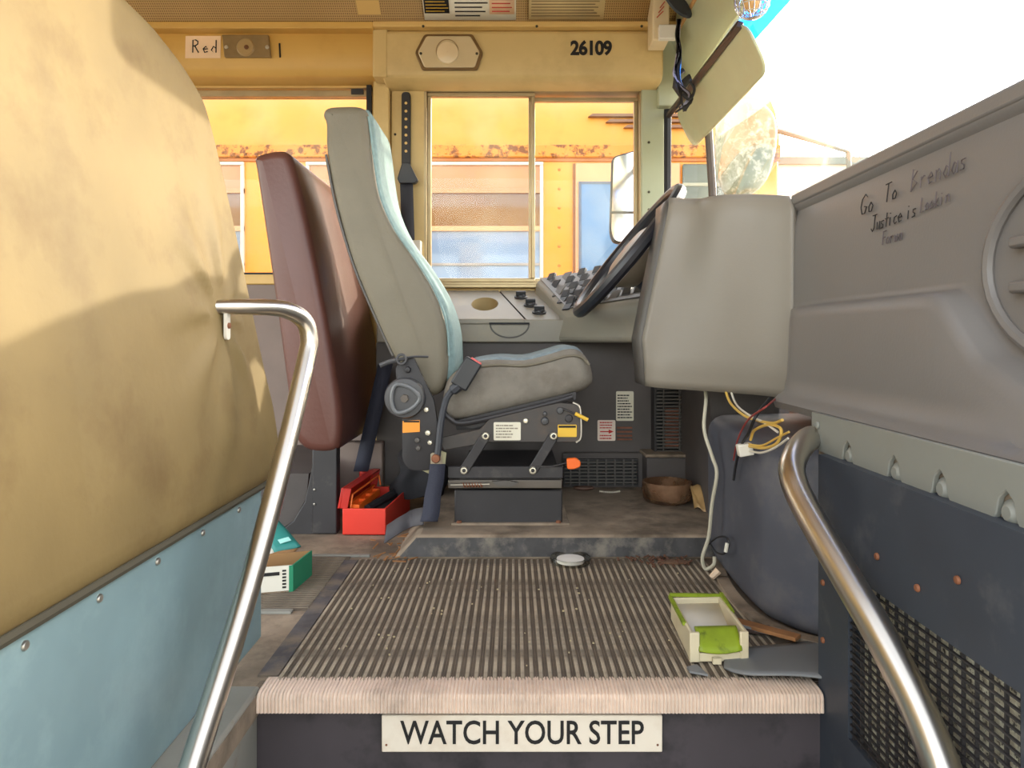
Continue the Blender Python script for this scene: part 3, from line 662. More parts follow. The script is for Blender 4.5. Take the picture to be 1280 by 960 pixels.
# top lid with a hole for the cup holder
hole = P(606, 380.5, 2.15); hc = (hole[0], .50)
m = MB(); lidx0, lidx1 = xa, X(648, 2.1)
ring = []
for k in range(32):
    t = 2 * math.pi * k / 32; ring.append((hc[0] + .040 * math.cos(t), hc[1] + .23 * math.sin(t)))
def sq(k):
    t = 2 * math.pi * k / 32; cx, cy = math.cos(t), math.sin(t); q = max(abs(cx), abs(cy)); ux, uy = cx / q, cy / q
    lidx1 = .030 - .08 * (hc[1] + (uy * (.99 - hc[1]) if uy > 0 else uy * hc[1]))
    x = hc[0] + (ux * (lidx1 - hc[0]) if ux > 0 else ux * (hc[0] - lidx0)); y = hc[1] + (uy * (.99 - hc[1]) if uy > 0 else uy * (hc[1] - .0)); return (x, y)
vv = [ctop(*r) for r in ring] + [ctop(*sq(k)) for k in range(32)]
m.add(vv, [(k, (k + 1) % 32, 32 + (k + 1) % 32, 32 + k) for k in range(32)]); m.build('lid', consm, cs)
m = MB(); bot = [Vector(ctop(*r)) - n_ * .05 for r in ring]
m.add([ctop(*r) for r in ring] + bot, [(k, (k + 1) % 32, 32 + (k + 1) % 32, 32 + k) for k in range(32)] + [tuple(range(32, 64))]); m.build('cup_holder', M('cup holder tan', (170, 150, 110), .4, var=.1), cs)
MB().grid(lambda a, b: (lambda l: ctop(l + a * (X(700, 2.0) - l), b * .99))(.036 - .08 * b), 1, 1).build('knob_panel', consm, cs)
MB().grid(lambda a, b: (lambda p: (p[0], p[1], p[2] - .004))(ctop(.029 - .08 * b + a * .010, b)), 1, 1).build('lid_gap', blackr, cs)
MB().prism([(xa, .449), (X(800, 2.0), .449), (X(800, 2.0), .514), (xa, .514)], 'xz', 2.006, 2.03).build('front', consm, cs, bevel=.004)
MB().box(xa, .03, 2.001, 2.03, .500, .515).build('lid_edge', consm, cs, bevel=.003)
# pull handle recess
cx, cz = X(637, 2.0), Z(404, 2.0)
MB().box(cx - .057, cx + .055, 1.999, 2.008, cz - .003, cz + .002).build('handle_gap', blackr, cs)
MB().tube([(cx + .054 * math.cos(t), 2.005, cz - .002 - .038 * math.sin(t)) for t in [math.pi * k / 16 for k in range(17)]], .0022, 6).build('handle_outline', greydk, cs)
for px, py, t in ((651, 371, .72), (663, 380, .44), (674, 388, .2)):
    d_ = 2.015 + t * .27; c = Vector(ctop(X(px, d_), t)); kn = MB().lathe([(.020, 0), (.020, .004), (.016, .006), (.015, .010), (.013, .012)], c, n_, 16).build('knob', switchm, cs)
    MB().obox(c + n_ * .014, (.015, 0, 0), Vector((0, .27, .098)).normalized() * .005, n_ * .007).build('grip', switchm, kn, bevel=.002)
# raised switch panel
NL, NR, FR, FL = map(Vector, ((.150, 1.99, .534), (.335, 1.84, .560), (.44, 2.27, .705), (.07, 2.27, .648)))
def spt(a, b, h=0):
    p = NL.lerp(NR, a).lerp(FL.lerp(FR, a), b); return p + sn * h
sn = (NR - NL).cross(FL - NL).normalized()
m = MB(); bz = .449
low = [(NL.x - .02, NL.y - .005, bz), (NR.x + .02, NR.y - .01, bz), (FR.x + .02, FR.y, bz), (FL.x - .03, FL.y, bz)]
m.add([NL, NR, FR, FL] + low, [(0, 1, 2, 3), (4, 5, 1, 0), (5, 6, 2, 1), (6, 7, 3, 2), (7, 4, 0, 3), (4, 7, 6, 5)]); swp = m.build('switch_panel', consm, cs, bevel=.016, seg=4)
m = MB(); m.add([spt(.03, .06, .001), spt(.97, .06, .001), spt(.97, .96, .001), spt(.03, .96, .001)] + [spt(.03, .06, .004), spt(.97, .06, .004), spt(.97, .96, .004), spt(.03, .96, .004)], [(4, 5, 6, 7), (0, 1, 5, 4), (1, 2, 6, 5), (2, 3, 7, 6), (3, 0, 4, 7)]); m.build('face_plate', greydk, swp)
e1 = (NR - NL).normalized(); e2 = sn.cross(e1).normalized()
for j, b in enumerate((.16, .34, .52, .70, .87)):
    for i in range(7):
        a = .10 + i * .135
        if (i, j) in ((1, 1), (0, 3)):
            MB().obox(spt(a, b, .004), e1 * .012, e2 * .024, sn * .0015).build('empty_slot', blackr, swp); continue
        if (i + j * 2) % 5 == 4:
            MB().obox(spt(a, b, .004), e1 * .014, e2 * .027, sn * .002).build('blank_cover', greydk, swp, bevel=.002); continue
        MB().obox(spt(a, b, .004), e1 * .013, e2 * .028, sn * .002).obox(spt(a, b, .0065) + e2 * .012, e1 * .012, (e2 + sn * .2).normalized() * .014, sn * .003).build('rocker_switch', switchm, swp, bevel=.0012)

# ================================================================== STEERING WHEEL
sw = thing('steering_wheel', 'black steering wheel tilted towards the driver seat', 'steering wheel')
wc = Vector((.290, 1.83, .682)); wa = Vector((.245, .0, .305)).normalized(); wn = Vector((-.72, -.03, .60)); wn = (wn - wa * wn.dot(wa)).normalized(); wb = wn.cross(wa)
R = .195
MB().tube([wc + wa * R * math.cos(t) + wb * R * math.sin(t) for t in [2 * math.pi * k / 48 for k in range(48)]], .0165, 10, closed=True).build('rim', M('wheel black', (34, 34, 40), .35), sw)
hub = MB().lathe([(.02, -.07), (.06, -.05), (.085, -.02), (.092, .0), (.086, .018), (.06, .028), (.02, .031)], wc - wn * .02, wn, 24).build('hub_pad', M('hub pad', (120, 110, 96), .4, var=.1), sw)
for t in (.25, math.pi - .25, -1.2, math.pi + 1.2):
    a = wc + (wa * math.sin(t) + wb * math.cos(t)) * .07 - wn * .015; b = wc + (wa * math.sin(t) + wb * math.cos(t)) * R
    MB().bar(a, b, .03, .012, up=wn).build('spoke', blackm, sw, bevel=.003)
MB().lathe([(.055, 0), (.06, .10), (.075, .2), (.08, .3)], wc - wn * .05, -wn, 18).build('column_shroud', M('column navy', (36, 40, 54), .4), sw)

# ================================================================== DRIVER SEAT
st = thing('driver_seat', 'grey high-back driver seat on a scissor suspension base', 'seat')
k = 1.62
def PX(lst, d_): return [(X(a, d_), Z(b, d_)) for a, b in lst]
bo = PX([(403, 150), (399, 138), (405, 129), (425, 127), (447, 128), (456, 138), (460, 170), (464, 205), (472, 245), (490, 285), (518, 325), (542, 365), (556, 405), (559, 445), (556, 480), (545, 494), (528, 490), (505, 462), (488, 442), (462, 385), (438, 325), (418, 255), (405, 190)], k)
bo = [tuple(v)[:2] for v in catmull([(a, b, 0) for a, b in bo], 3, True)]
DC = 1.79
def taper(x, y, z):
    t = max(0, min(1, (z - .55) / .42)); return (x, DC + (y - DC) * (1 - .12 * t * t), z)
MB().prism(bo, 'xz', 1.622, 1.96, .022, 4).warp(taper).build('backrest', seatv, st, ang=50)
# fabric front following the forward contour
fr_ = PX([(449, 126), (458, 138), (463, 170), (467, 205), (475, 244), (493, 283), (521, 322), (546, 363), (561, 404), (565, 445), (562, 478), (540, 470), (536, 420), (515, 370), (480, 310), (455, 260), (446, 200), (440, 140)], k)
fr_ = [tuple(v)[:2] for v in catmull([(a + .004, b, 0) for a, b in fr_], 3, True)]
MB().prism(fr_, 'xz', 1.652, 1.93, .018, 4).warp(taper).build('backrest_fabric', seatf, st, ang=50)
# side bolster piping
pipe = PX([(456, 140), (461, 172), (466, 206), (474, 246), (492, 286), (519, 325), (543, 365), (557, 405), (560, 445)], k)
MB().tube([Vector(taper(a + .001, 1.637, b)) for a, b in [tuple(v)[:2] for v in catmull([(p[0], p[1], 0) for p in pipe], 4)]], .003, 6).build('piping', seatf, st)
pipe = PX([(404, 190), (418, 258), (440, 330), (464, 388), (490, 445)], k)
MB().tube([Vector(taper(a, 1.633, b)) for a, b in [tuple(v)[:2] for v in catmull([(p[0], p[1], 0) for p in pipe], 4)]], .0032, 6).build('zip_piping', greydk, st)
co = PX([(556, 522), (552, 505), (557, 478), (572, 462), (590, 453), (620, 450), (655, 451), (685, 444), (708, 437), (724, 438), (736, 450), (742, 468), (739, 483), (715, 494), (660, 508), (610, 519), (575, 526)], 1.6)
co = [tuple(v)[:2] for v in catmull([(a, b, 0) for a, b in co], 3, True)]
MB().prism(co, 'xz', 1.60, 1.97, .03, 4).build('cushion', cushv, st, ang=50)
cf = PX([(572, 470), (580, 455), (592, 450), (622, 446), (655, 447), (685, 440), (708, 433), (722, 434), (732, 446), (730, 460), (700, 462), (650, 470), (600, 472)], 1.62)
cf = [tuple(v)[:2] for v in catmull([(a, b, 0) for a, b in cf], 3, True)]
MB().prism(cf, 'xz', 1.628, 1.945, .02, 4).build('cushion_fabric', M('cushion blue grey fabric', (126, 140, 146), .9, var=.15, scale=60, bump=.3, bscale=300), st, ang=50)
pp_ = PX([(592, 459), (622, 456), (655, 457), (686, 451), (708, 445), (726, 446), (737, 456)], 1.6)
MB().tube([(v.x, 1.602, v.y) for v in catmull([(a, b, 0) for a, b in pp_], 4)], .003, 6).build('piping', seatv, st)
# pan rail under the cushion
q = [P(552, 512, 1.597), P(562, 523, 1.597), P(580, 529, 1.597), P(640, 516, 1.597), P(700, 501, 1.597), P(716, 496, 1.597)]
MB().tube(catmull(q, 5), .006, 8).build('pan_rail', blackm, st)
MB().prism(PX([(562, 528), (720, 490), (720, 500), (590, 536)], 1.6), 'xz', 1.605, 1.95).build('seat_pan', blackm, st)
# side recliner plate
sp = roundpoly(PX([(494, 458), (516, 443), (528, 470), (543, 500), (549, 540), (548, 572), (538, 588), (512, 588), (503, 575), (503, 520), (498, 490)], 1.59), .012)
MB().prism(sp, 'xz', 1.585, 1.60, .002, 2).build('recliner_plate', blackm, st)
kn = thing('k', 'x', 'x'); bpy.data.objects.remove(kn)
c = P(507, 497, 1.585)
kb = MB().lathe([(.045, 0), (.045, .012), (.042, .018), (.03, .020), (.012, .021)], c, NY, 28).build('recline_knob', grub, st)
tri = [tuple(v)[:2] for v in catmull([(c[0] + .034 * math.cos(t), c[2] + .034 * math.sin(t), 0) if i % 2 == 0 else (c[0] + .027 * math.cos(t), c[2] + .027 * math.sin(t), 0) for i, t in enumerate([math.pi / 2 + .55 + j * math.pi / 3 for j in range(6)])], 6, True)]
MB().tube([(a, c[1] - .023, b) for a, b in tri], .0045, 8, closed=True).build('grip_ring', M('knob rim grey', (104, 106, 108), .4), kb)
MB().lathe([(.010, 0), (.009, .006)], (c[0] + .001, c[1] - .02, c[2]), NY, 6).build('hex_centre', M('knob centre', (92, 84, 76), .5), kb)
lv_ = MB().tube(catmull([P(475, 457, 1.575), P(488, 452, 1.575), P(502, 449, 1.575), P(516, 446, 1.58), P(535, 446, 1.60)], 5), [.0055] * 9 + [.004] * 4 + [.0025] * 8, 8).build('recline_lever', grub, st)
MB().tube([(X(502, 1.57) + .010 * math.cos(t), 1.568, Z(449, 1.57) + .010 * math.sin(t)) for t in [2 * math.pi * i / 18 for i in range(18)]], .003, 6, closed=True).build('lever_eye', grub, lv_)
bolt('pivot_bolt', P(510, 462, 1.585), NY, .007, .01, blackm, st)
for px, py, r_ in ((533, 512, .0065), (535, 541, .007), (537.5, 553, .006)): bolt('bolt', P(px, py, 1.585), NY, r_, .006, zinc, st, n=6)
for px, py in ((522, 550), (523, 560)): bolt('bolt', P(px, py, 1.585), NY, .006, .006, greydk, st)
c = P(514, 533, 1.584); q = plate('orange_label', c, EX + Vector((0, 0, .06)), EZ, .038, .026, .001, orangelab, st); MB().box(c[0] - .016, c[0] + .018, c[1] - .0016, c[1] - .001, c[2] + .009, c[2] + .0125).build('print_bar', ink, q)
# upper suspension frame
MB().prism(PX([(553, 546), (600, 536), (614, 521), (700, 503), (722, 505), (726, 512), (726, 546), (720, 552), (612, 552), (556, 562), (552, 556)], 1.6), 'xz', 1.592, 1.60, .001, 1).build('suspension_plate', M('suspension plate', (70, 66, 64), .5, .3, var=.15, dirt=(110, 90, 74), dscale=9, damt=.4), st)
MB().prism(PX([(553, 546), (722, 505), (722, 552), (556, 562)], 1.6), 'xz', 1.93, 1.94).build('suspension_plate', blackm, st)
MB().tube(catmull([P(716, 503, 1.59), P(724, 508, 1.59), P(726, 520, 1.59), P(726, 546, 1.59), P(720, 553, 1.59)], 4), .0025, 6).build('edge_rod', screwm, st)
for dd in (1.588, 1.945):
    for (x0, y0, x1, y1) in ((607, 545, 580, 588), (692, 545, 666, 588)):
        ar = MB().bar(P(x0, y0, dd), P(x1, y1, dd), .008, .022, up=(1, 0, .4)).build('scissor_arm', blackm, st, bevel=.002)
        if dd < 1.7:
            for (a, b) in ((x0, y0), (x1, y1)): bolt('pivot_bolt', P(a, b, 1.583), NY, .0085, .006, zinc, ar); bolt('washer_centre', P(a, b, 1.577), NY, .0042, .003, blackm, ar)
c = P(634, 539, 1.591); q = plate('white_label', c, EX, EZ, .060, .040, .0012, whitelab, st, r=.003); printlines('print', (c[0] - .025, c[1] - .0015, c[2] - .016), EX, EZ, .050, .032, 5, M('grey print', (150, 140, 124), .7), q)
c = P(709, 538.5, 1.591); q = plate('yellow_label', c, EX, EZ, .042, .027, .0012, yellowlab, st, r=.002); MB().box(c[0] - .019, c[0] + .019, c[1] - .002, c[1] - .0013, c[2] + .007, c[2] + .0115).build('print_bar', ink, q)
bolt('bolt', P(657, 526, 1.592), NY, .006, .005, zinc, st)
bolt('adjuster_knob', P(681, 526, 1.592), NY, .009, .012, grub, st); bolt('adjuster_knob', P(681, 517, 1.592), NY, .005, .01, grub, st)
bolt('bolt', P(700, 513, 1.592), NY, .008, .006, grub, st); bolt('bolt', P(711, 523, 1.592), NY, .009, .004, blackm, st)
cr_ = MB().tube([P(702, 510, 1.588), P(718, 517, 1.585), P(722, 518, 1.585)], .0018, 6).build('control_rod', blackm, st)
MB().tube([P(719, 517, 1.585), P(735, 525, 1.58)], .0042, 8).build('yellow_handle', yellowlab, cr_)
cr_ = MB().tube([P(670, 583, 1.585), P(690, 583, 1.58), P(710, 578, 1.575)], .0018, 6).build('control_rod', blackm, st)
MB().prism(roundpoly(PX([(708, 573), (720, 572), (726, 577), (725, 583), (718, 586), (709, 586)], 1.575), .004), 'xz', 1.568, 1.58).build('orange_tab', orange, cr_, bevel=.002)
# lower carriage, slide and base
MB().box(X(560, 1.59), X(704, 1.59), 1.588, 1.60, Z(598, 1.59), Z(583, 1.59)).build('carriage', blackm, st, bevel=.002)
MB().box(X(575, 1.6), X(700, 1.6), 1.60, 1.93, Z(606, 1.6), Z(592, 1.6)).build('carriage_tray', blackm, st)
MB().box(X(560, 1.59), X(703, 1.59), 1.592, 1.612, Z(611, 1.59), Z(600, 1.59)).build('slide_rail', M('slide rail', (98, 92, 86), .4, .6, var=.2), st, bevel=.002)
h_ = [(X(578, 1.58) + i * .0009, 1.585 + .0045 * math.cos(i * .9), Z(607, 1.58) + .0045 * math.sin(i * .9)) for i in range(50)]
MB().tube(h_, .0014, 5).build('spring', rust, st)
MB().tube([P(563, 606, 1.583), P(612, 605, 1.583)], .0022, 6).build('slide_rod', screwm, st)
MB().prism(roundpoly(PX([(614, 602), (632, 600), (648, 603), (640, 608), (622, 607)], 1.585), .003), 'xz', 1.58, 1.59).build('slide_latch', greydk, st)
MB().box(X(568, 1.605), X(703, 1.605), 1.605, 1.90, .049, Z(613, 1.6)).build('base_box', blackm, st, bevel=.003)
MB().box(X(564, 1.6), X(712, 1.6), 1.595, 1.93, .046, .052).build('floor_plate', rub, st, bevel=.002)
for px in (574, 698): bolt('floor_bolt', (X(px, 1.6), 1.6, .052), (0, 0, 1), .006, .005, rust, st)
# buckle and its stalk
bkl = thing('belt_buckle', 'black seat belt buckle with red button on a stalk', 'buckle')
u_ = Vector((.52, 0, .86)).normalized(); s_ = Vector((.86, 0, -.52)).normalized(); bc = Vector(P(583, 467, 1.575))
MB().obox(bc, u_ * .034, s_ * .020, (0, .011, 0)).build('housing', switchm, bkl, bevel=.004)
MB().obox(bc + u_ * .032 + s_ * .004, u_ * .005, s_ * .013, (0, .008, 0)).build('button', M('red button', (214, 96, 92), .4), bkl, bevel=.002)
MB().tube(catmull([bc - u_ * .030, P(562, 492, 1.58), P(556, 505, 1.58), P(551, 530, 1.578), P(548, 560, 1.575), P(546, 574, 1.575)], 5), [.012] * 4 + [.0075] * 22, 8).build('stalk', M('stalk sleeve', (58, 60, 66), .6), bkl)
bolt('anchor_bolt', P(545, 573, 1.572), NY, .010, .008, rust, bkl)
MB().prism(roundpoly(PX([(538, 566), (552, 566), (553, 584), (538, 584)], 1.575), .006), 'xz', 1.575, 1.579).build('anchor_plate', M('anchor steel', (150, 138, 118), .5, .4, var=.2), bkl)
sb = thing('lap_belt', 'navy lap belt webbing hanging from the anchor to the floor', 'seat belt')
wp = [P(547, 580, 1.574), P(545, 600, 1.571), P(541, 620, 1.568), P(539, 640, 1.56), P(536, 652, 1.555)]
wp = catmull(wp, 4); hw = .017
m = MB().grid(lambda a, b: (wp[round(a * 16)].x + (b - .5) * 2 * hw * (1 + .12 * a), wp[round(a * 16)].y, wp[round(a * 16)].z), 16, 1); m.build('webbing', navybelt, sb, solid=.003)
wp2 = catmull([P(530, 645, 1.57), P(515, 648, 1.6), P(500, 656, 1.58), P(482, 668, 1.57)], 4)
MB().grid(lambda a, b: wp2[round(a * 12)] + Vector((0, .016 * (b - .5) * 2, .030 * (b - .5))), 12, 1).build('webbing', M('grey webbing', (74, 72, 76), .8), sb, solid=.003)
MB().prism(PX([(556, 585), (558, 566), (541, 560), (521, 585), (536, 592)], 1.60), 'xz', 1.6, 1.603).build('paper_scrap', M('scrap cream', (196, 188, 150), .8), label='torn cream paper scrap behind the belt anchor', cat='paper')
# belt hanging on the pillar
tb = thing('shoulder_belt', 'black shoulder belt and height adjuster on the cream pillar', 'seat belt')
ap = roundpoly(PX([(502, 115), (513, 115), (513, 215), (502, 215)], 2.275), .012, 5)
aj = MB().prism(ap, 'xz', 2.272, 2.286).build('adjuster_rail', M('adjuster black', (36, 34, 36), .5), tb, bevel=.002)
for i in range(7): MB().lathe([(.0045, 0), (.0045, .002)], P(507.5, 129 + i * 10, 2.2725), NY, 10).build('hole', trimm, aj)
MB().prism(roundpoly(PX([(503, 204), (512, 204), (523, 226), (519, 230), (500, 230), (497, 224)], 2.26), .004), 'xz', 2.25, 2.272).build('guide', switchm, tb, bevel=.003)
m = MB().grid(lambda a, b: (X(500 + b * 16 + a * 2, 2.26), 2.262 + a * .004, Z(228 + a * 76, 2.26)), 8, 1); m.build('webbing', tealbelt, tb, solid=.003)
MB().box(X(516, 2.27), X(527, 2.27), 2.25, 2.286, Z(330, 2.27), Z(301, 2.27)).build('belt_outlet', whitep, tb, bevel=.004)
m = MB().grid(lambda a, b: (X(447 + 26 * (1 - a) + b * 18, 1.96), 1.96 - a * .05, Z(455 + a * 130, 1.96)), 8, 1)
m.build('belt_strap', navybelt, label='dark belt strap hanging between maroon barrier and seat', cat='seat belt', solid=.003)

# ================================================================== MAROON BARRIER
mb_ = thing('barrier', 'maroon vinyl padded barrier behind the driver seat', 'barrier')
k = 1.69
mp_ = PX([(318, 210), (316, 198), (324, 191), (345, 187), (357, 189), (366, 204), (384, 280), (400, 360), (416, 450), (426, 520), (424, 556), (412, 566), (385, 564), (368, 548), (362, 520), (346, 400), (330, 290)], k)
mp_ = [tuple(v)[:2] for v in catmull([(a, b, 0) for a, b in mp_], 3, True)]
MB().prism(mp_, 'xz', 1.69, 2.26, .022, 4).build('padding', maroon, mb_, ang=50)
MB().box(X(390, 1.70), X(421, 1.70), 1.70, 1.735, -.001, .215).build('post', blackm, mb_, bevel=.003)
MB().tube([P(403, 560, 1.72), P(401, 580, 1.72)], .018, 12).build('inner_tube', M('post tube', (70, 72, 84), .4, .4), mb_)
cur = [(391, 575), (386, 600), (380, 628), (366, 652), (344, 669), (391, 669)]
MB().prism(PX(cur, 1.70), 'xz', 1.705, 1.72).build('foot_plate', blackm, mb_, bevel=.002)
for py in (612, 630): bolt('rivet', P(393, py, 1.70), NY, .003, .003, screwm, mb_)
MB().prism(PX([(300, 592), (386, 592), (383, 622), (368, 650), (345, 666), (300, 666)], 1.74), 'xz', 1.74, 2.2).build('floor_duct', M('duct dark grey', (74, 68, 66), .7, var=.15), label='dark grey floor duct behind the maroon barrier foot', cat='duct')
MB().box(-.52, -.36, 1.98, 2.018, 0, .175).build('wall_box', mauve, label='grey wall box behind the red toolbox', cat='box', bevel=.004)

# ================================================================== RED TOOLBOX
tbx = thing('toolbox', 'small open red plastic toolbox on the floor by the seat', 'toolbox')
oc = Vector((-.402, 1.69, 0)); yaw = math.radians(-5); ex = Vector((math.cos(yaw), math.sin(yaw) * .2, 0)); ey = Vector((-math.sin(yaw), math.cos(yaw), 0))
W, Lg, Hh, T = .102, .25, .062, .004
def tp_(a, b, c_): return oc + ex * a + ey * b + EZ * c_
def tbox(m, a0, a1, b0, b1, c0, c1): m.obox(tp_((a0 + a1) / 2, (b0 + b1) / 2, (c0 + c1) / 2), ex * (a1 - a0) / 2, ey * (b1 - b0) / 2, EZ * (c1 - c0) / 2); return m
m = MB(); tbox(m, 0, W, 0, T, 0, Hh); tbox(m, 0, W, Lg - T, Lg, 0, Hh); tbox(m, 0, T, T, Lg - T, 0, Hh); tbox(m, W - T, W, T, Lg - T, 0, Hh); tbox(m, 0, W, 0, Lg, 0, .004)
m.build('body', red, tbx, bevel=.0015)
m = MB(); tbox(m, -.012, -.006, 0, Lg, Hh, Hh + .048); tbox(m, -.006, .012, 0, .004, Hh, Hh + .048); tbox(m, -.006, .012, Lg - .004, Lg, Hh, Hh + .048); tbox(m, -.006, .012, 0, Lg, Hh + .044, Hh + .048)
m.warp(lambda x, y, z: (x + (z - Hh) * .2, y, z)); m.build('lid', redin, tbx, bevel=.001)
m = MB(); tbox(m, .004, .010, .01, Lg - .01, Hh + .002, Hh + .008); m.build('lid_tray', orange, tbx)
m = MB(); tbox(m, .012, .034, .02, .20, Hh - .012, Hh - .002); tbox(m, .012, .015, .02, .20, Hh - .002, Hh + .008); tbox(m, .031, .034, .02, .20, Hh - .002, Hh + .004)
for b in (.02, .08, .14, .197): tbox(m, .015, .031, b, b + .003, Hh - .002, Hh + .005)
m.build('parts_tray', orange, tbx)
m = MB(); m.tube([tp_(.016, .012, Hh + .0), tp_(.020, .012, Hh + .03), tp_(.026, .22, Hh + .036), tp_(.03, .22, Hh + .01)], .0022, 6); m.build('wire_handle', M('orange wire', (255, 120, 50), .4), tbx)
MB().tube([tp_(.045, .05, Hh - .012), tp_(.075, .2, Hh - .004)], .010, 8).build('screwdriver', switchm, label='black handled tool lying in the red toolbox', cat='tool')
m = MB(); tbox(m, .04, .09, .03, .22, .01, Hh - .016); m.build('tool_roll', M('dark tools', (40, 38, 40), .7), label='dark bundle of tools filling the red toolbox', cat='tools', bevel=.006)
MB().box(X(449, 1.93), X(466, 1.93), 1.925, 1.945, Z(604, 1.93), Z(588, 1.93)).build('lid_tab', red, tbx, bevel=.006)
# dark bag behind the toolbox
bag = MB().lathe([tuple(v)[:2] for v in catmull([(.001, .13, 0), (.03, .125, 0), (.055, .10, 0), (.07, .05, 0), (.074, .02, 0), (.07, .0, 0)], 4)], (X(524, 1.88), 1.92, .050), (0, 0, 1), 40, sx=1, sy=.7)
bag.warp(lambda x, y, z: (x + .012 * math.sin(z * 60 + y * 30), y + .01 * math.sin(x * 70), z + .008 * math.sin(x * 50 + y * 40))).build('cloth_bag', M('black cloth', (38, 38, 42), .9, bump=.4, bscale=30), label='slumped black cloth bag beneath the seat side', cat='bag')

# ================================================================== GREEN CARTON
gb = thing('carton', 'opened green and white cardboard carton behind the blue panel', 'carton')
x0, x1, y0, y1, h = -.56, X(367, 1.315), 1.31, 1.40, .050
def cw(x, y, z): return (x + (y - y0) * .10, y + (x - x1) * .28, z)
MB().box(x0, x1, y0, y0 + .003, .002, h).warp(cw).build('front_panel', whitep, gb)
MB().box(x1 - .002, x1 + .001, y0, y1, .002, h).warp(cw).build('end_panel', greenb, gb)
MB().box(x1 - .006, x1 + .001, y0 - .0012, y0, .002, h).warp(cw).build('green_edge', greenb, gb)
MB().box(x0, x1, y1 - .003, y1, .002, h).warp(cw).build('back_panel', cardb, gb)
MB().box(x0, x1, y0, y1, .002, .005).warp(cw).build('bottom_panel', cardb, gb)
MB().box(x0, x1 - .022, y0 - .0012, y0, h - .016, h - .010).warp(cw).build('print_stripe', ink, gb)
for i in range(6): MB().box(x1 - .017, x1 - .011, y0 - .0014, y0, .010 + i * .006, .013 + i * .006).warp(cw).build('barcode_bar', ink, gb)
def quad(pts): return MB().grid(lambda a, b: Vector(pts[0]).lerp(Vector(pts[1]), a).lerp(Vector(pts[3]).lerp(Vector(pts[2]), a), b) + Vector((0, 0, .006 * math.sin(a * 3.1) * math.sin(b * 3.1))), 6, 6)
quad([P(315, 706, 1.40), P(346, 694, 1.41), P(346, 655, 1.47), P(315, 650, 1.46)]).build('lid_flap', whitep, gb, solid=.003)
tf = [P(345, 694, 1.405), P(376, 683, 1.42), P(346, 649, 1.475), P(318, 650, 1.465)]
quad(tf).build('teal_flap', tealb, gb, solid=.004)
def tl(a, b): return Vector(tf[0]).lerp(Vector(tf[1]), a).lerp(Vector(tf[3]).lerp(Vector(tf[2]), a), b) + Vector((0, -.003, .010))
mint = M('mint print', (150, 206, 200), .6)
for a_, b_ in ((.3, .12), (.2, .72)): MB().grid(lambda a, b: tl(a_ + a * .45, b_ + b * .12), 1, 1).build('print_patch', mint, gb)
quad([P(322, 706, 1.37), P(368, 690, 1.40), P(372, 686, 1.41), P(322, 698, 1.39)]).build('inner_flap', cardb, gb, solid=.003)

# ================================================================== WHITE TRAY BOX ON MAT
wbx = thing('plastic_tray', 'small white plastic box with lime green label on the mat', 'box')
o_ = Vector((.250, 1.018, .0055)); fx = Vector((.083, .004, 0)); fy = Vector((.006, .155, 0)); hz = .042
def tb_(a, b, c_): return o_ + fx * a + fy * b + EZ * c_ * hz
def wall(a0, b0, a1, b1, hgt, t, mat, name, h0=0, h1=None):
    p, q = tb_(a0, b0, 0), tb_(a1, b1, 0); dd = (q - p); nn = Vector((-dd.y, dd.x, 0)).normalized() * t
    ha, hb = hgt if isinstance(hgt, tuple) else (hgt, hgt)
    m = MB().add([p, q, q + nn, p + nn, p + EZ * ha * hz, q + EZ * hb * hz, q + nn + EZ * hb * hz, p + nn + EZ * ha * hz], [(0, 3, 2, 1), (4, 5, 6, 7), (0, 1, 5, 4), (1, 2, 6, 5), (2, 3, 7, 6), (3, 0, 4, 7)])
    return m.build(name, mat, wbx, bevel=.0015)
wall(0, 0, 0, 1, (1, .85), -.005, ivory, 'left_wall'); wall(1, 0, 1, 1, (1, .85), .005, ivory, 'right_wall'); wall(0, 1, 1, 1, .85, -.005, ivory, 'back_wall'); wall(.02, .0, .98, 0, .30, .006, ivory, 'front_lip')
wall(-.01, -.01, .16, -.01, 1, .006, ivory, 'front_corner'); wall(.86, -.01, 1.01, -.01, 1, .006, ivory, 'front_corner')
for e_ in (((-.01, .25), (-.01, 1.02)), ((-.01, 1.02), (1.01, 1.02)), ((1.01, 1.02), (1.01, .55))):
    MB().bar(tb_(*e_[0], .93), tb_(*e_[1], .86), .005, .005).build('green_edge', lime, wbx)
MB().grid(lambda a, b: tb_(.14 + a * .74, -.035 + b * .22, 0.42 + .50 * math.sin(b * 1.4) - .1 * math.sin(a * math.pi) * (1 - b)), 10, 5).build('lime_label', lime, wbx, solid=.003)
m = MB().add([tb_(.06, .50, .25), tb_(.94, .62, .30), tb_(.94, .97, .62), tb_(.06, .97, .62), tb_(.06, .50, .08), tb_(.94, .62, .12)], [(0, 1, 2, 3), (4, 5, 1, 0)]); m.build('inner_panel', whitep, wbx, solid=.002)
MB().box(.43 * 0 + tb_(.05, .05, 0).x, tb_(.95, .05, 0).x, tb_(.5, .03, 0).y, tb_(.5, .5, 0).y, .0055, .007).build('floor_panel', matm, wbx)
MB().obox(tb_(.44, -.03, .09), (.006, 0, 0), (0, .003, 0), (0, 0, .004)).build('catch', ivory, wbx)

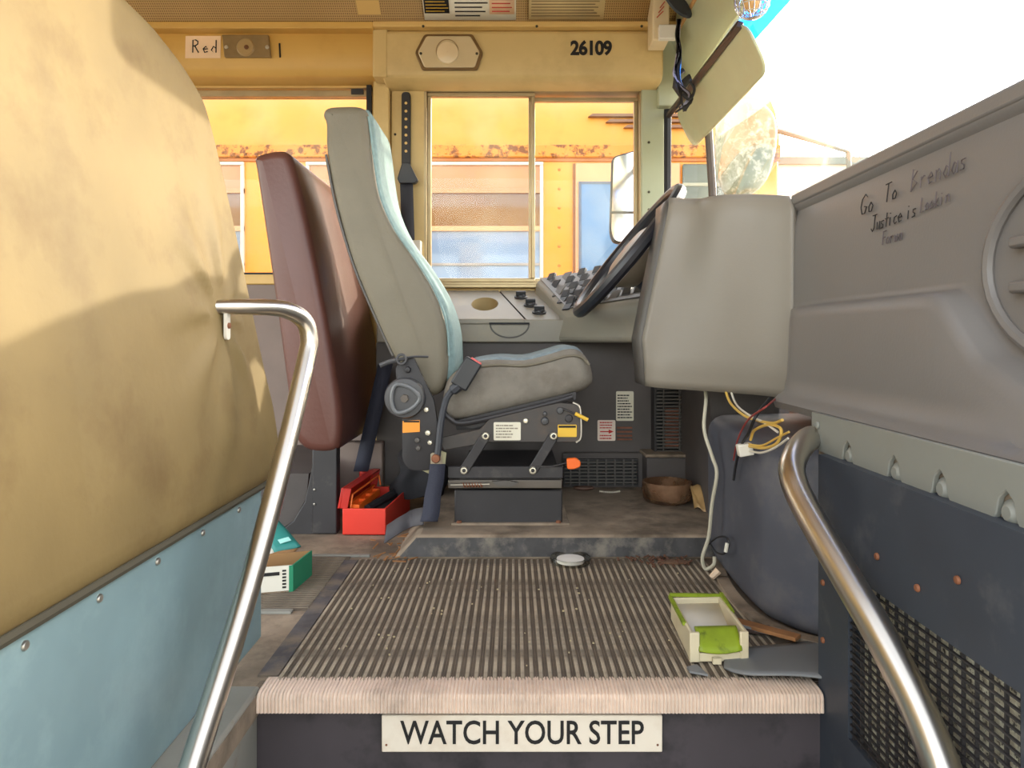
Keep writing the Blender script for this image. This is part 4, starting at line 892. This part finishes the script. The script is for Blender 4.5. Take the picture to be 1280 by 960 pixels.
# rubber sheet, splinters and litter
def sheet(a, b):
    px = 905 + a * 140; near = 852 + 12 * math.sin(a * 1.2) - 26 * a + (22 * a * a) - (18 * (1 - a) ** 6); far = 812 - 14 * a
    py = far + (near - far) * b; d_ = (CAMZ - .008) * FPX / (py - 420)
    return (X(px - (1 - b) * 0, d_), d_, .007 + .010 * b * a + .004 * math.sin(a * 3) * b)
MB().grid(sheet, 16, 8).build('rubber_sheet', slate, label='curled slate grey rubber sheet beside the white box', cat='sheet', solid=.003)
MB().bar((.34, 1.16, .012), (.425, 1.075, .016), .02, .006).build('wood_splinter', woodm, label='broken light wood strip against the bulkhead', cat='wood', bevel=.001)
MB().bar((.325, 1.17, .010), (.405, 1.10, .014), .022, .006).build('dark_strip', slate, label='dark flat strip lying next to the broken wood', cat='strip', bevel=.001)
MB().bar((.31, 1.15, .007), (.40, 1.12, .009), .03, .006).build('rotten_wood', darkwood, label='dark rotten wood scrap behind the grey sheet', cat='wood', bevel=.002)
MB().prism([(X(862, .985), .985), (X(885, .975), .975), (X(872, 1.0), 1.005), (X(858, 1.0), .998)], 'xy', .006, .009).build('rubber_scrap', slate, label='small flat dark scrap in front of the white box', cat='scrap')
m = MB()
for i in range(46):
    x = X(random.gauss(505, 17), 1.56); y = random.uniform(1.48, 1.68); z = .006 if x < -.2 else .054
    if y < 1.52: z = .004
    a = random.uniform(-.4, 1.4); L_ = random.uniform(.006, .03); m.bar((x, y, z), (x + math.cos(a) * L_, y + math.sin(a) * L_, z + random.uniform(-.002, .006)), random.uniform(.002, .006), .002)
m.build('litter', woodm, label='dry splinters and leaf litter beside the platform corner', cat='litter', kind='stuff')
m = MB()
for i in range(60):
    x = random.uniform(-.28, .34); y = random.uniform(1.0, 1.46); a = random.uniform(0, 3.1); L_ = random.uniform(.001, .0035); m.bar((x, y, .005), (x + math.cos(a) * L_, y + math.sin(a) * L_, .0055), L_, .0015)
m.build('crumbs', M('pale crumbs', (190, 176, 140), .8), label='pale crumbs scattered over the ribbed mat', cat='crumbs', kind='stuff')
m = MB()
for i in range(40):
    x = random.gauss(.29, .03); y = random.gauss(1.47, .02); a = random.uniform(0, 3); L_ = random.uniform(.004, .016); m.bar((x, y, .006), (x + math.cos(a) * L_, y + math.sin(a) * L_, .010), .004, .002)
m.build('leaf_litter', M('brown leaf', (96, 66, 50), .9, var=.3), label='brown leaf litter at the back of the mat', cat='litter', kind='stuff')
MB().lathe([(.001, .0), (.03, .0), (.03, .004), (.001, .005)], P(842, 706, 1.47)[:2] + (.004,), (0, 0, 1), 9, sx=1, sy=.4).build('crumpled_leaf', M('leaf brown', (110, 82, 62), .9, var=.3), label='crumpled brown leaf near the back mat edge', cat='leaf')
# round glass dish
gd = thing('glass_dish', 'round clear glass dish with white centre on the mat', 'dish')
c = (X(713, 1.475), 1.475, .002)
MB().lathe([(.030, 0), (.040, .002), (.042, .010), (.040, .014), (.034, .013), (.028, .008)], c, (0, 0, 1), 32, caps=False).build('rim', clearg, gd)
MB().lathe([(.001, .003), (.028, .003), (.028, .010), (.001, .011)], c, (0, 0, 1), 32).build('centre', M('dish white', (236, 232, 226), .4), gd)
# amber bowl
ab = thing('glass_ashtray', 'amber glass bowl on the platform below the grille', 'bowl')
c = (X(836, 1.80), 1.82, .048)
MB().lathe([(.045, 0), (.060, .010), (.064, .03), (.062, .052), (.057, .052), (.058, .030), (.052, .012), (.001, .008)], c, (0, 0, 1), 30).build('bowl', amberg, ab)
for i in range(7):
    t = i * .9; MB().obox((c[0] + .03 * math.cos(t), c[1] + .03 * math.sin(t), c[2] + .02 + .004 * (i % 3)), (.012, .004, 0), (-.003, .008, 0), (0, 0, .003)).build('glass_shard', amberg, ab)
MB().grid(lambda a, b: (X(868 + a * 22, 1.74), 1.74 + b * .05 - .02 * math.sin(a * 3), .05 + (1 - a * .25) * .052 * (b) + .006 * math.sin(a * 9 + b * 4)), 8, 6).build('plastic_wrap', M('tan wrap', (176, 142, 94), .35, var=.2, scale=20), label='crumpled tan plastic wrap beside the amber bowl', cat='wrapper', solid=.002)
MB().lathe([(.02, 0), (.026, .004), (.024, .008), (.001, .009)], (X(729, 1.98), 1.965, .048), (0, 0, 1), 18, sx=1.1, sy=.6).build('brown_lid', M('brown lid', (112, 84, 70), .6), label='small brown lid under the floor vent', cat='lid')
ch = thing('bead_chain', 'short pale bead chain in front of the floor vent', 'chain')
b0 = MB().lathe([(.0004, -.003), (.003, 0), (.0004, .003)], (0, 0, 0), (0, 0, 1), 8).build('bead', wirew, ch); b0.location = (X(750, 1.93) * S, 1.93 * S, .0505 * S)
for i in range(1, 12): shared('bead', b0, ch, (X(750 + i * 2.2, 1.93), 1.93 - .012 * math.sin(i / 11 * math.pi), .0505))

# ================================================================== CABLES
MB().tube(catmull([(.40, 1.60, .40), P(882, 490, 1.48), P(880, 535, 1.44), P(890, 570, 1.41), P(896, 592, 1.39), P(890, 630, 1.40), P(886, 670, 1.41), P(878, 697, 1.42), P(882, 711, 1.42), P(892, 706, 1.41), P(893, 696, 1.41)], 6), .0036, 8).build('grey_cable', cablem, label='long pale grey cable hanging down to the mat', cat='cable')
yw_ = thing('wire_loom', 'loose yellow and white wires with plug on the engine cover', 'wires')
Y = lambda *l: catmull([P(*p) for p in l], 6)
def H(px, py, k=.393): return (px, py, k * 900 / (px - 642))          # hanging just in front of the cover face
MB().tube(Y((905, 480, 1.42), (912, 502, 1.36), H(928, 518), H(945, 525), H(965, 529), H(978, 525)), .0024, 6).build('wire', wirey, yw_)
MB().tube(Y((911, 480, 1.42), (920, 505, 1.34), H(938, 520), H(955, 528), H(972, 540)), .002, 6).build('wire', wirew, yw_)
MB().tube(Y(H(932, 557), H(955, 560), H(972, 553), H(976, 536), H(960, 531), H(943, 538), H(938, 550)), .0024, 6).build('wire', wirey, yw_)
MB().tube(Y(H(932, 562), H(950, 566), H(968, 560), H(985, 548)), .0018, 6).build('wire', wirew, yw_)
MB().tube(Y(H(934, 555), H(952, 557), H(970, 548), H(986, 540)), .0018, 6).build('wire', wirey, yw_)
MB().obox(P(*H(931, 562, .388)), (.012, 0, .002), (0, .008, 0), (-.002, 0, .010)).build('plug', whitep, yw_, bevel=.002)
MB().tube(Y((962, 498, 1.20), H(945, 520, .385), H(936, 540, .385), H(926, 558, .385), H(920, 580), H(917, 600)), .0026, 6).build('black_wire', wireb, label='black wire drooping over the engine cover edge', cat='wire')
MB().tube(Y((970, 498, 1.20), H(958, 508, .38), H(935, 525, .38), H(922, 550, .385), H(917, 575)), .0016, 6).build('red_wire', wirer, label='thin red wire across the engine cover top', cat='wire')
wl_ = thing('wire_end', 'coiled black wire with white connectors at the mat corner', 'wire')
MB().tube(Y((884, 682, 1.47), (896, 672, 1.37), (908, 672, 1.32), (911, 682, 1.31), (905, 692, 1.33), (895, 690, 1.37), (888, 680, 1.41)), .0018, 6).build('loop', wireb, wl_)
MB().tube([P(909, 679, 1.31), P(907, 690, 1.31)], .0035, 8).build('connector', wirew, wl_)
MB().tube([P(889, 722, 1.37), P(898, 713, 1.37)], [.006, .0075], 8).build('connector', M('cream connector', (224, 196, 166), .5), wl_)

# ================================================================== HEADER FITTINGS
dl = thing('dome_lamp', 'octagonal cream dome lamp on the driver header', 'lamp')
HY = 2.188
oc_ = PX([(531, 44), (591, 44), (604, 67), (597, 89), (528, 89), (519, 67)], HY)
rim = roundpoly(oc_, .008, 3)
MB().prism(rim, 'xz', HY - .010, HY).build('rim', M('lamp bronze rim', (122, 96, 60), .4, .4), dl, bevel=.003)
ins = [((a - X(561, HY)) * .91 + X(561, HY), (b - Z(67, HY)) * .87 + Z(67, HY)) for a, b in rim]
MB().prism(ins, 'xz', HY - .014, HY - .008).build('lens', lens, dl, bevel=.003)
MB().lathe([(.034, 0), (.032, .004), (.02, .008), (.001, .009)], P(559.5, 66, HY - .014), NY, 28, caps=False).build('round_lens', lensc, dl)
MB().tube([(X(559.5, HY) + .033 * math.cos(t), HY - .0145, Z(66, HY) + .035 * math.sin(t)) for t in [2 * math.pi * i / 28 for i in range(28)]], .0014, 6, closed=True).build('lens_ring', M('lens ring', (160, 134, 92), .4), dl)
for px in (526, 596): bolt('screw', P(px, 67, HY - .014), NY, .004, .003, seam, dl)
nm = tag(text('26109', 'bus_number', P(739, 60, HY - .001), X(765, HY) - X(713, HY), .0475, EX, EZ, ink, None, .001, bold=.04, spacing=.94), 'black stencilled number 26109 on the driver header', 'number')
HL = 2.205
rd = thing('paper_tag', 'white paper tag reading Red on the yellow header', 'paper tag')
plate('paper', P(254, 59, HL), EX, Vector((.02, 0, 1)), .108, .068, .0015, M('pinkish paper', (240, 208, 168), .7), rd)
scrawl('Red', 'writing', (X(240, HL), HL - .002, Z(66, HL)), EX, EZ, .038, ink, rd, .0019, adv=.66)
cl = thing('clearance_lamp', 'rectangular smoked lamp beside the Red paper tag', 'lamp')
MB().prism(roundpoly(PX([(279, 45), (337, 45), (340, 73), (282, 73)], HL), .004), 'xz', HL - .012, HL).build('housing', lensd, cl, bevel=.003)
MB().lathe([(.028, 0), (.024, .005), (.008, .006)], P(307, 59, HL - .012), NY, 22).build('bulb_lens', M('bulb smoked', (168, 140, 92), .3, coat=.5), cl)
bolt('bulb', P(308, 59, HL - .018), NY, .007, .003, M('bulb dark', (110, 70, 40), .4), cl)
for px in (283, 334): bolt('screw', P(px, 59, HL - .012), NY, .006, .003, zinc, cl)
tag(scrawl('1', 'row_number', (X(346, HL), HL - .0015, Z(72, HL)), EX, EZ, .043, ink, None, .0028), 'black number 1 beside the smoked lamp', 'number')
# ceiling stickers follow the ceiling slope
def cei(px, t, o=.0): # t 0 low .. 1 up the slope
    y = 2.205 - t * .105; z = 1.408 + t * .068; return (X(px, 2.15), y - .006 - o, z - .010 - o)
def cplate(name, p0, p1, t0, t1, mat, parent, o=0): return MB().grid(lambda a, b: cei(p0 + (p1 - p0) * a, t0 + (t1 - t0) * b, o), 1, 1).build(name, mat, parent, solid=.001)
s1 = thing('ceiling_notice', 'white instruction notice with black and red print on ceiling', 'sticker')
cplate('sheet', 530, 645, .30, .95, whitelab, s1); cplate('black_block', 531, 562, .48, .95, ink, s1, .001)
for i in range(5): cplate('print_line', 569, 600 + (i * 7) % 11, .40 + i * .11, .43 + i * .11, ink, s1, .001)
for i in range(5): cplate('print_line', 533, 556 + (i * 5) % 7, .53 + i * .08, .545 + i * .08, yellowlab, s1, .0016)
cplate('red_box', 612, 643, .46, .95, M('pale red box', (226, 188, 150), .6), s1, .001)
for i in range(4): cplate('print_line', 615, 637 + (i * 3) % 5, .52 + i * .1, .545 + i * .1, redink, s1, .0016)
s2 = thing('ceiling_notice', 'faded tan notice with fine print on the ceiling', 'sticker')
cplate('sheet', 661, 755, .32, .95, M('tan notice', (200, 176, 124), .6), s2)
for i in range(7): cplate('print_line', 664, 750 - (i * 4) % 9, .40 + i * .075, .42 + i * .075, M('tan print', (130, 110, 76), .7), s2, .001)

# ================================================================== VISOR, FAN, WIRING
vz = thing('sun_visor', 'pale green sun visor hanging from a dark rod', 'visor')
MB().bar((.490, 2.28, 1.165), (.503, 1.60, 1.160), .016, .016, up=(.3, 0, 1)).build('rod', barm, vz, bevel=.003)
vp = roundpoly([(2.24, 0), (1.58, 0), (1.58, -.118), (2.24, -.118)], .045, 6)
MB().prism(vp, 'yz', -.004, .004).warp(lambda x, y, z: (.506 + x - z * .45, y, 1.163 + z * .95)).build('panel', visorm, vz, bevel=.002)
MB().tube([(.493, 2.12, 1.175), (.475, 2.12, 1.20), (.48, 2.12, 1.235), (.50, 2.12, 1.25)], .008, 8).build('clip', blackm, vz)
fan = thing('caged_fan', 'small fan in a chrome wire cage above the visor', 'fan')
fc = Vector(P(940, 2, 1.50)); fr__ = .036
for i in range(9):
    t = math.pi * i / 9; MB().tube([fc + Vector((math.cos(t) * math.sin(s), math.sin(t) * math.sin(s), -math.cos(s))) * fr__ for s in [math.pi * 2 * j / 20 for j in range(20)]], .0011, 5, closed=True).build('cage_wire', screwm, fan)
for h in (-.026, -.012, .004, .018): r_ = math.sqrt(fr__ ** 2 - h * h); MB().tube([fc + Vector((r_ * math.cos(s), r_ * math.sin(s), h)) for s in [math.pi * 2 * j / 22 for j in range(22)]], .0011, 5, closed=True).build('cage_ring', screwm, fan)
MB().lathe([(.006, -.022), (.016, -.012), (.02, .01), (.012, .03)], fc, (0, 0, 1), 16).build('motor', M('fan motor cream', (226, 176, 110), .5), fan)
MB().tube([fc + EZ * .03, fc + EZ * .12, (.53, 1.5, 1.36)], .006, 8).build('stem', barm, fan)
bx_ = thing('switch_box', 'cream control box with red marking in the front corner', 'box')
MB().box(X(815, 2.1), X(836, 2.1), 2.09, 2.17, Z(52, 2.1), Z(-30, 2.1)).build('body', M('box cream', (226, 206, 166), .5), bx_, bevel=.004)
MB().box(X(823, 2.08), X(845, 2.08), 2.07, 2.09, Z(50, 2.08), Z(32, 2.08)).build('switch_cover', whitep, bx_, bevel=.003)
for i in range(3): MB().bar(P(821 + i * 2, 22 - i * 6, 2.089), P(829 + i, 14 - i * 6, 2.089), .002, .003, up=(0, 1, 0)).build('red_mark', redink, bx_)
MB().lathe([(.001, -.01), (.03, -.008), (.036, 0), (.03, .006), (.001, .008)], P(847, 4, 2.0), (.1, -1, 0), 22, sx=.62, sy=1.5).build('round_speaker', switchm, label='black oval speaker hanging in the front corner', cat='speaker')
wi = thing('wire_bundle', 'black and silver wire bundle dangling beside the visor', 'wires')
for i in range(8):
    j = lambda a: random.uniform(-a, a)
    l = [(849 + j(2), 24, 2.0), (847 + j(2), 45, 2.0), (848 + j(3), 68, 2.0), (845 + j(4), 92, 2.0), (852 + j(5), 108, 2.0), (858 + j(8), 122 + j(5), 1.98), (850 + j(8), 136 + j(6), 1.98)]
    MB().tube(Y(*l), .0032, 6).build('wire', (wireb, wireb, M('silver wire', (170, 170, 196), .35, .6), wireb)[i % 4], wi)
MB().tube(Y((862, 100, 1.97), (868, 112, 1.97), (862, 124, 1.97), (853, 118, 1.97)), .004, 6).build('wire', wireb, wi)

# ================================================================== OUTSIDE: NEIGHBOUR BUS
BD = 4.2
bus = thing('school_bus', 'yellow school bus parked alongside beyond the windows', 'bus')
bxl, bxr = -6.0, 1.55
zr = Z(196, BD)
MB().box(bxl, bxr, BD, BD + 1.8, -.55, zr).build('body', busor, bus, bevel=.02)
rp_ = [(BD - .005, zr)] + [(BD + .9 - .9 * math.cos(t), zr + .62 * math.sin(t) ** .8) for t in [math.pi * i / 16 for i in range(1, 16)]] + [(BD + 1.8, zr)]
MB().prism(rp_, 'yz', bxl, bxr).build('roof', busroof, bus, ang=60)
MB().box(bxl, bxr, BD - .03, BD, Z(198, BD), Z(182, BD)).build('drip_rail', busrust, bus, bevel=.008)
MB().box(bxl, bxr, BD - .012, BD, Z(202, BD), Z(198, BD)).build('rail_edge', M('rail edge brown', (170, 110, 60), .6), bus)  # brown strip along the lower edge of the drip rail
m = MB()
for i in range(60):
    m.lathe([(.008, 0), (.005, .005)], (bxl + 3.5 + i * .068, BD - .03, Z(193, BD)), NY, 6)
m.build('rail_rivets', busrust, bus, kind='stuff')
def buswin(p0, p1):
    w_ = MB(); frame(w_, X(p0, BD), X(p1, BD), Z(352, BD), Z(203, BD), BD - .02, BD + .01, .02); wo = w_.build('window', bwhite, bus, bevel=.004)
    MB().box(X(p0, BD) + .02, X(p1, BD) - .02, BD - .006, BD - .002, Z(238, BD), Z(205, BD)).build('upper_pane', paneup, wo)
    MB().box(X(p0, BD), X(p1, BD), BD - .018, BD, Z(242, BD), Z(236, BD)).build('sash_rail', M('sash brown', (170, 130, 96), .4, .4), wo)
    MB().box(X(p0, BD) + .02, X(p1, BD) - .02, BD - .004, BD - .001, Z(288, BD), Z(242, BD)).build('middle_pane', M('middle pane reflection tint', (120, 92, 66), .08, var=.2, scale=2), wo)  # dim band of the reflection, also painted as pane colour
    MB().box(X(p0, BD), X(p1, BD), BD - .016, BD, Z(289, BD), Z(283, BD)).build('sash_rail', salmon, wo)
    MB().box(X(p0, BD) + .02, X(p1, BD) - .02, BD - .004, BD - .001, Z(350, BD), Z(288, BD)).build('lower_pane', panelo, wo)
    MB().box(X(p0, BD), X(p1, BD), BD - .012, BD, Z(332, BD), Z(329, BD)).build('sash_rail', M('grey rail', (150, 150, 150), .4), wo)
for p0, p1 in ((40, 165), (172, 306), (383, 523), (529, 679)): buswin(p0, p1)
for i in range(6): bolt('pillar_rivet', P(699, 212 + i * 24, BD), NY, .008, .006, M('rivet', (180, 110, 30), .5) if i == 0 else bpy.data.materials['rivet'], bus)
MB().box(X(716, BD), X(719, BD), BD - .012, BD, -.3, Z(205, BD)).build('door_gap', M('door gap', (130, 80, 40), .6), bus)
dr = MB().box(X(719, BD), X(850, BD), BD - .015, BD, -.3, Z(204, BD)).build('door', salmon, bus, bevel=.01)
m = MB(); frame(m, X(723, BD), X(800, BD), Z(370, BD), Z(228, BD), BD - .025, BD - .01, .014); m.build('door_window_frame', M('gasket blue grey', (88, 98, 116), .5), dr)
MB().box(X(726, BD), X(798, BD), BD - .022, BD - .016, Z(368, BD), Z(231, BD)).build('door_pane', panebl, dr)
rsm = M('roof shadow tone', (120, 88, 66), .6)  # cast shadows of thin bars, modelled as dark strips on the roof
for a, y_ in ((735, 146), (757, 153), (779, 160)):
    dd = BD + .2
    for _ in range(12):
        hh = Z(y_, dd) - zr; dd = BD + .9 - .9 * math.cos(math.asin(min(1, (hh / .62) ** 1.25)))
    MB().prism([(X(a, dd), -.004), (X(a + 5, dd), .012), (X(880, dd), .012), (X(880, dd), -.004)], 'xz', -.025, .02).warp(lambda x, y, z: (x, dd + y, Z(y_, dd) + z)).build('roof_shadow_bar', rsm, bus)
for x_ in (-4.6, -.2): MB().lathe([(.10, -.01), (.32, -.01), (.36, .02), (.36, .20), (.1, .21)], (x_, BD - .02, -.42), (0, 1, 0), 26).build('wheel', blackr, bus)
MB().box(X(852, BD), X(930, BD), BD - .03, BD - .004, Z(262, BD), Z(206, BD)).build('front_side_window', M('dusky green pane', (86, 92, 78), .1, var=.2), bus, bevel=.01)
MB().box(X(852, BD), X(930, BD), BD - .034, BD - .028, Z(234, BD), Z(230, BD)).build('window_rail', M('pane rail', (150, 150, 128), .4), bus)
mi = thing('side_mirror', 'tall black-rimmed mirror outside the driver window', 'mirror')
md = 2.9
mo = roundpoly(PX([(766, 195), (797, 186), (797, 306), (767, 303), (763, 290)], md), .02, 4)
MB().prism(mo, 'xz', md + .01, md + .05).build('housing', blackr, mi, bevel=.008)
MB().prism([((a - X(780, md)) * .92 + X(780, md), (b - Z(246, md)) * .96 + Z(246, md)) for a, b in mo], 'xz', md + .004, md + .012).build('mirror_glass', M('mirror bright', (225, 232, 240), .1, .85), mi)
MB().box(X(764, md), X(797, md), md + .0, md + .006, Z(267, md), Z(264, md)).build('divider', blackm, mi)
MB().tube([(X(797, md), md + .03, Z(200, md)), (.52, 2.7, 1.18), (.465, 2.355, 1.15)], .012, 8).build('bracket_arm', blackm, mi)
# added oval mirror shape in place of a dirty patch of windscreen glass
hm = thing('standin_mirror', 'pale oval mirror shape standing in for dirty windscreen glass', 'mirror')
hd = 2.6
ho = [tuple(v)[:2] for v in catmull([(X(a, hd), Z(b, hd), 0) for a, b in [(902, 138), (920, 128), (946, 130), (964, 148), (968, 175), (963, 205), (952, 232), (925, 250), (903, 240), (894, 200), (894, 160)]], 4, True)]
MB().prism(ho, 'xz', hd - .06, hd + .03, .04, 4).build('shell', pale, hm, ang=60)
MB().tube([(X(960, hd), hd, Z(160, hd)), (X(1010, 2.7), 2.7, Z(174, 2.7)), (X(1060, 2.8), 2.8, Z(190, 2.8)), (1.35, 2.8, .4), (1.36, 2.75, .1)], .010, 8).build('arm', M('arm grey', (120, 118, 110), .5), hm)
MB().tube([(X(930, hd), hd - .01, Z(245, hd)), (.84, hd - .01, .5), (1.0, 2.3, .066)], .012, 8).build('stand', blackm, hm)
# our own bus nose so that the outside mirror and windscreen have something to stand on
MB().prism([(.93, .07), (1.5, .02), (1.6, -.15), (1.6, -.6), (.93, -.6)], 'xz', .55, 2.38).build('bus_nose', busor, label='orange bonnet of the bus below the windscreen', cat='bonnet', bevel=.03)
# far vehicle
fv_ = thing('parked_truck', 'pale far vehicle seen low through the windscreen', 'vehicle')
fd = 7.0
MB().box(X(955, fd), X(1200, fd), fd, fd + 2, -.4, Z(196, fd)).build('body', M('truck pale', (224, 222, 210), .5), fv_, bevel=.05)
for a, b in ((972, 989), (994, 1012)): MB().box(X(a, fd), X(b, fd), fd - .02, fd + .01, Z(240, fd), Z(214, fd)).build('window', M('truck window', (236, 240, 244), .1), fv_, bevel=.01)
MB().box(X(958, fd), X(1100, fd), fd - .04, fd, Z(206, fd), Z(197, fd)).build('roof_band', M('truck band', (120, 132, 128), .5), fv_)
for x_ in (X(985, fd), X(1150, fd)): MB().lathe([(.1, 0), (.32, 0), (.34, .03), (.34, .2), (.1, .2)], (x_, fd - .03, -.43), (0, 1, 0), 24).build('wheel', blackr, fv_)

# ================================================================== put every origin at the base of its thing
bpy.context.view_layer.update()
def bbox(o, acc):
    if o.type == 'MESH':
        for v in o.bound_box: acc.append(o.matrix_world @ Vector(v))
    for c_ in o.children: bbox(c_, acc)
for o in [o for o in C.objects if o.parent is None and o.type in ('EMPTY', 'MESH')]:
    acc = []; bbox(o, acc)
    if not acc: continue
    b = Vector(((min(v.x for v in acc) + max(v.x for v in acc)) / 2, (min(v.y for v in acc) + max(v.y for v in acc)) / 2, min(v.z for v in acc)))
    if o.type == 'MESH': o.data.transform(Matrix.Translation(-(b - o.location)))
    sh = b - o.location; o.location = b
    for c_ in o.children: c_.location = c_.location - sh
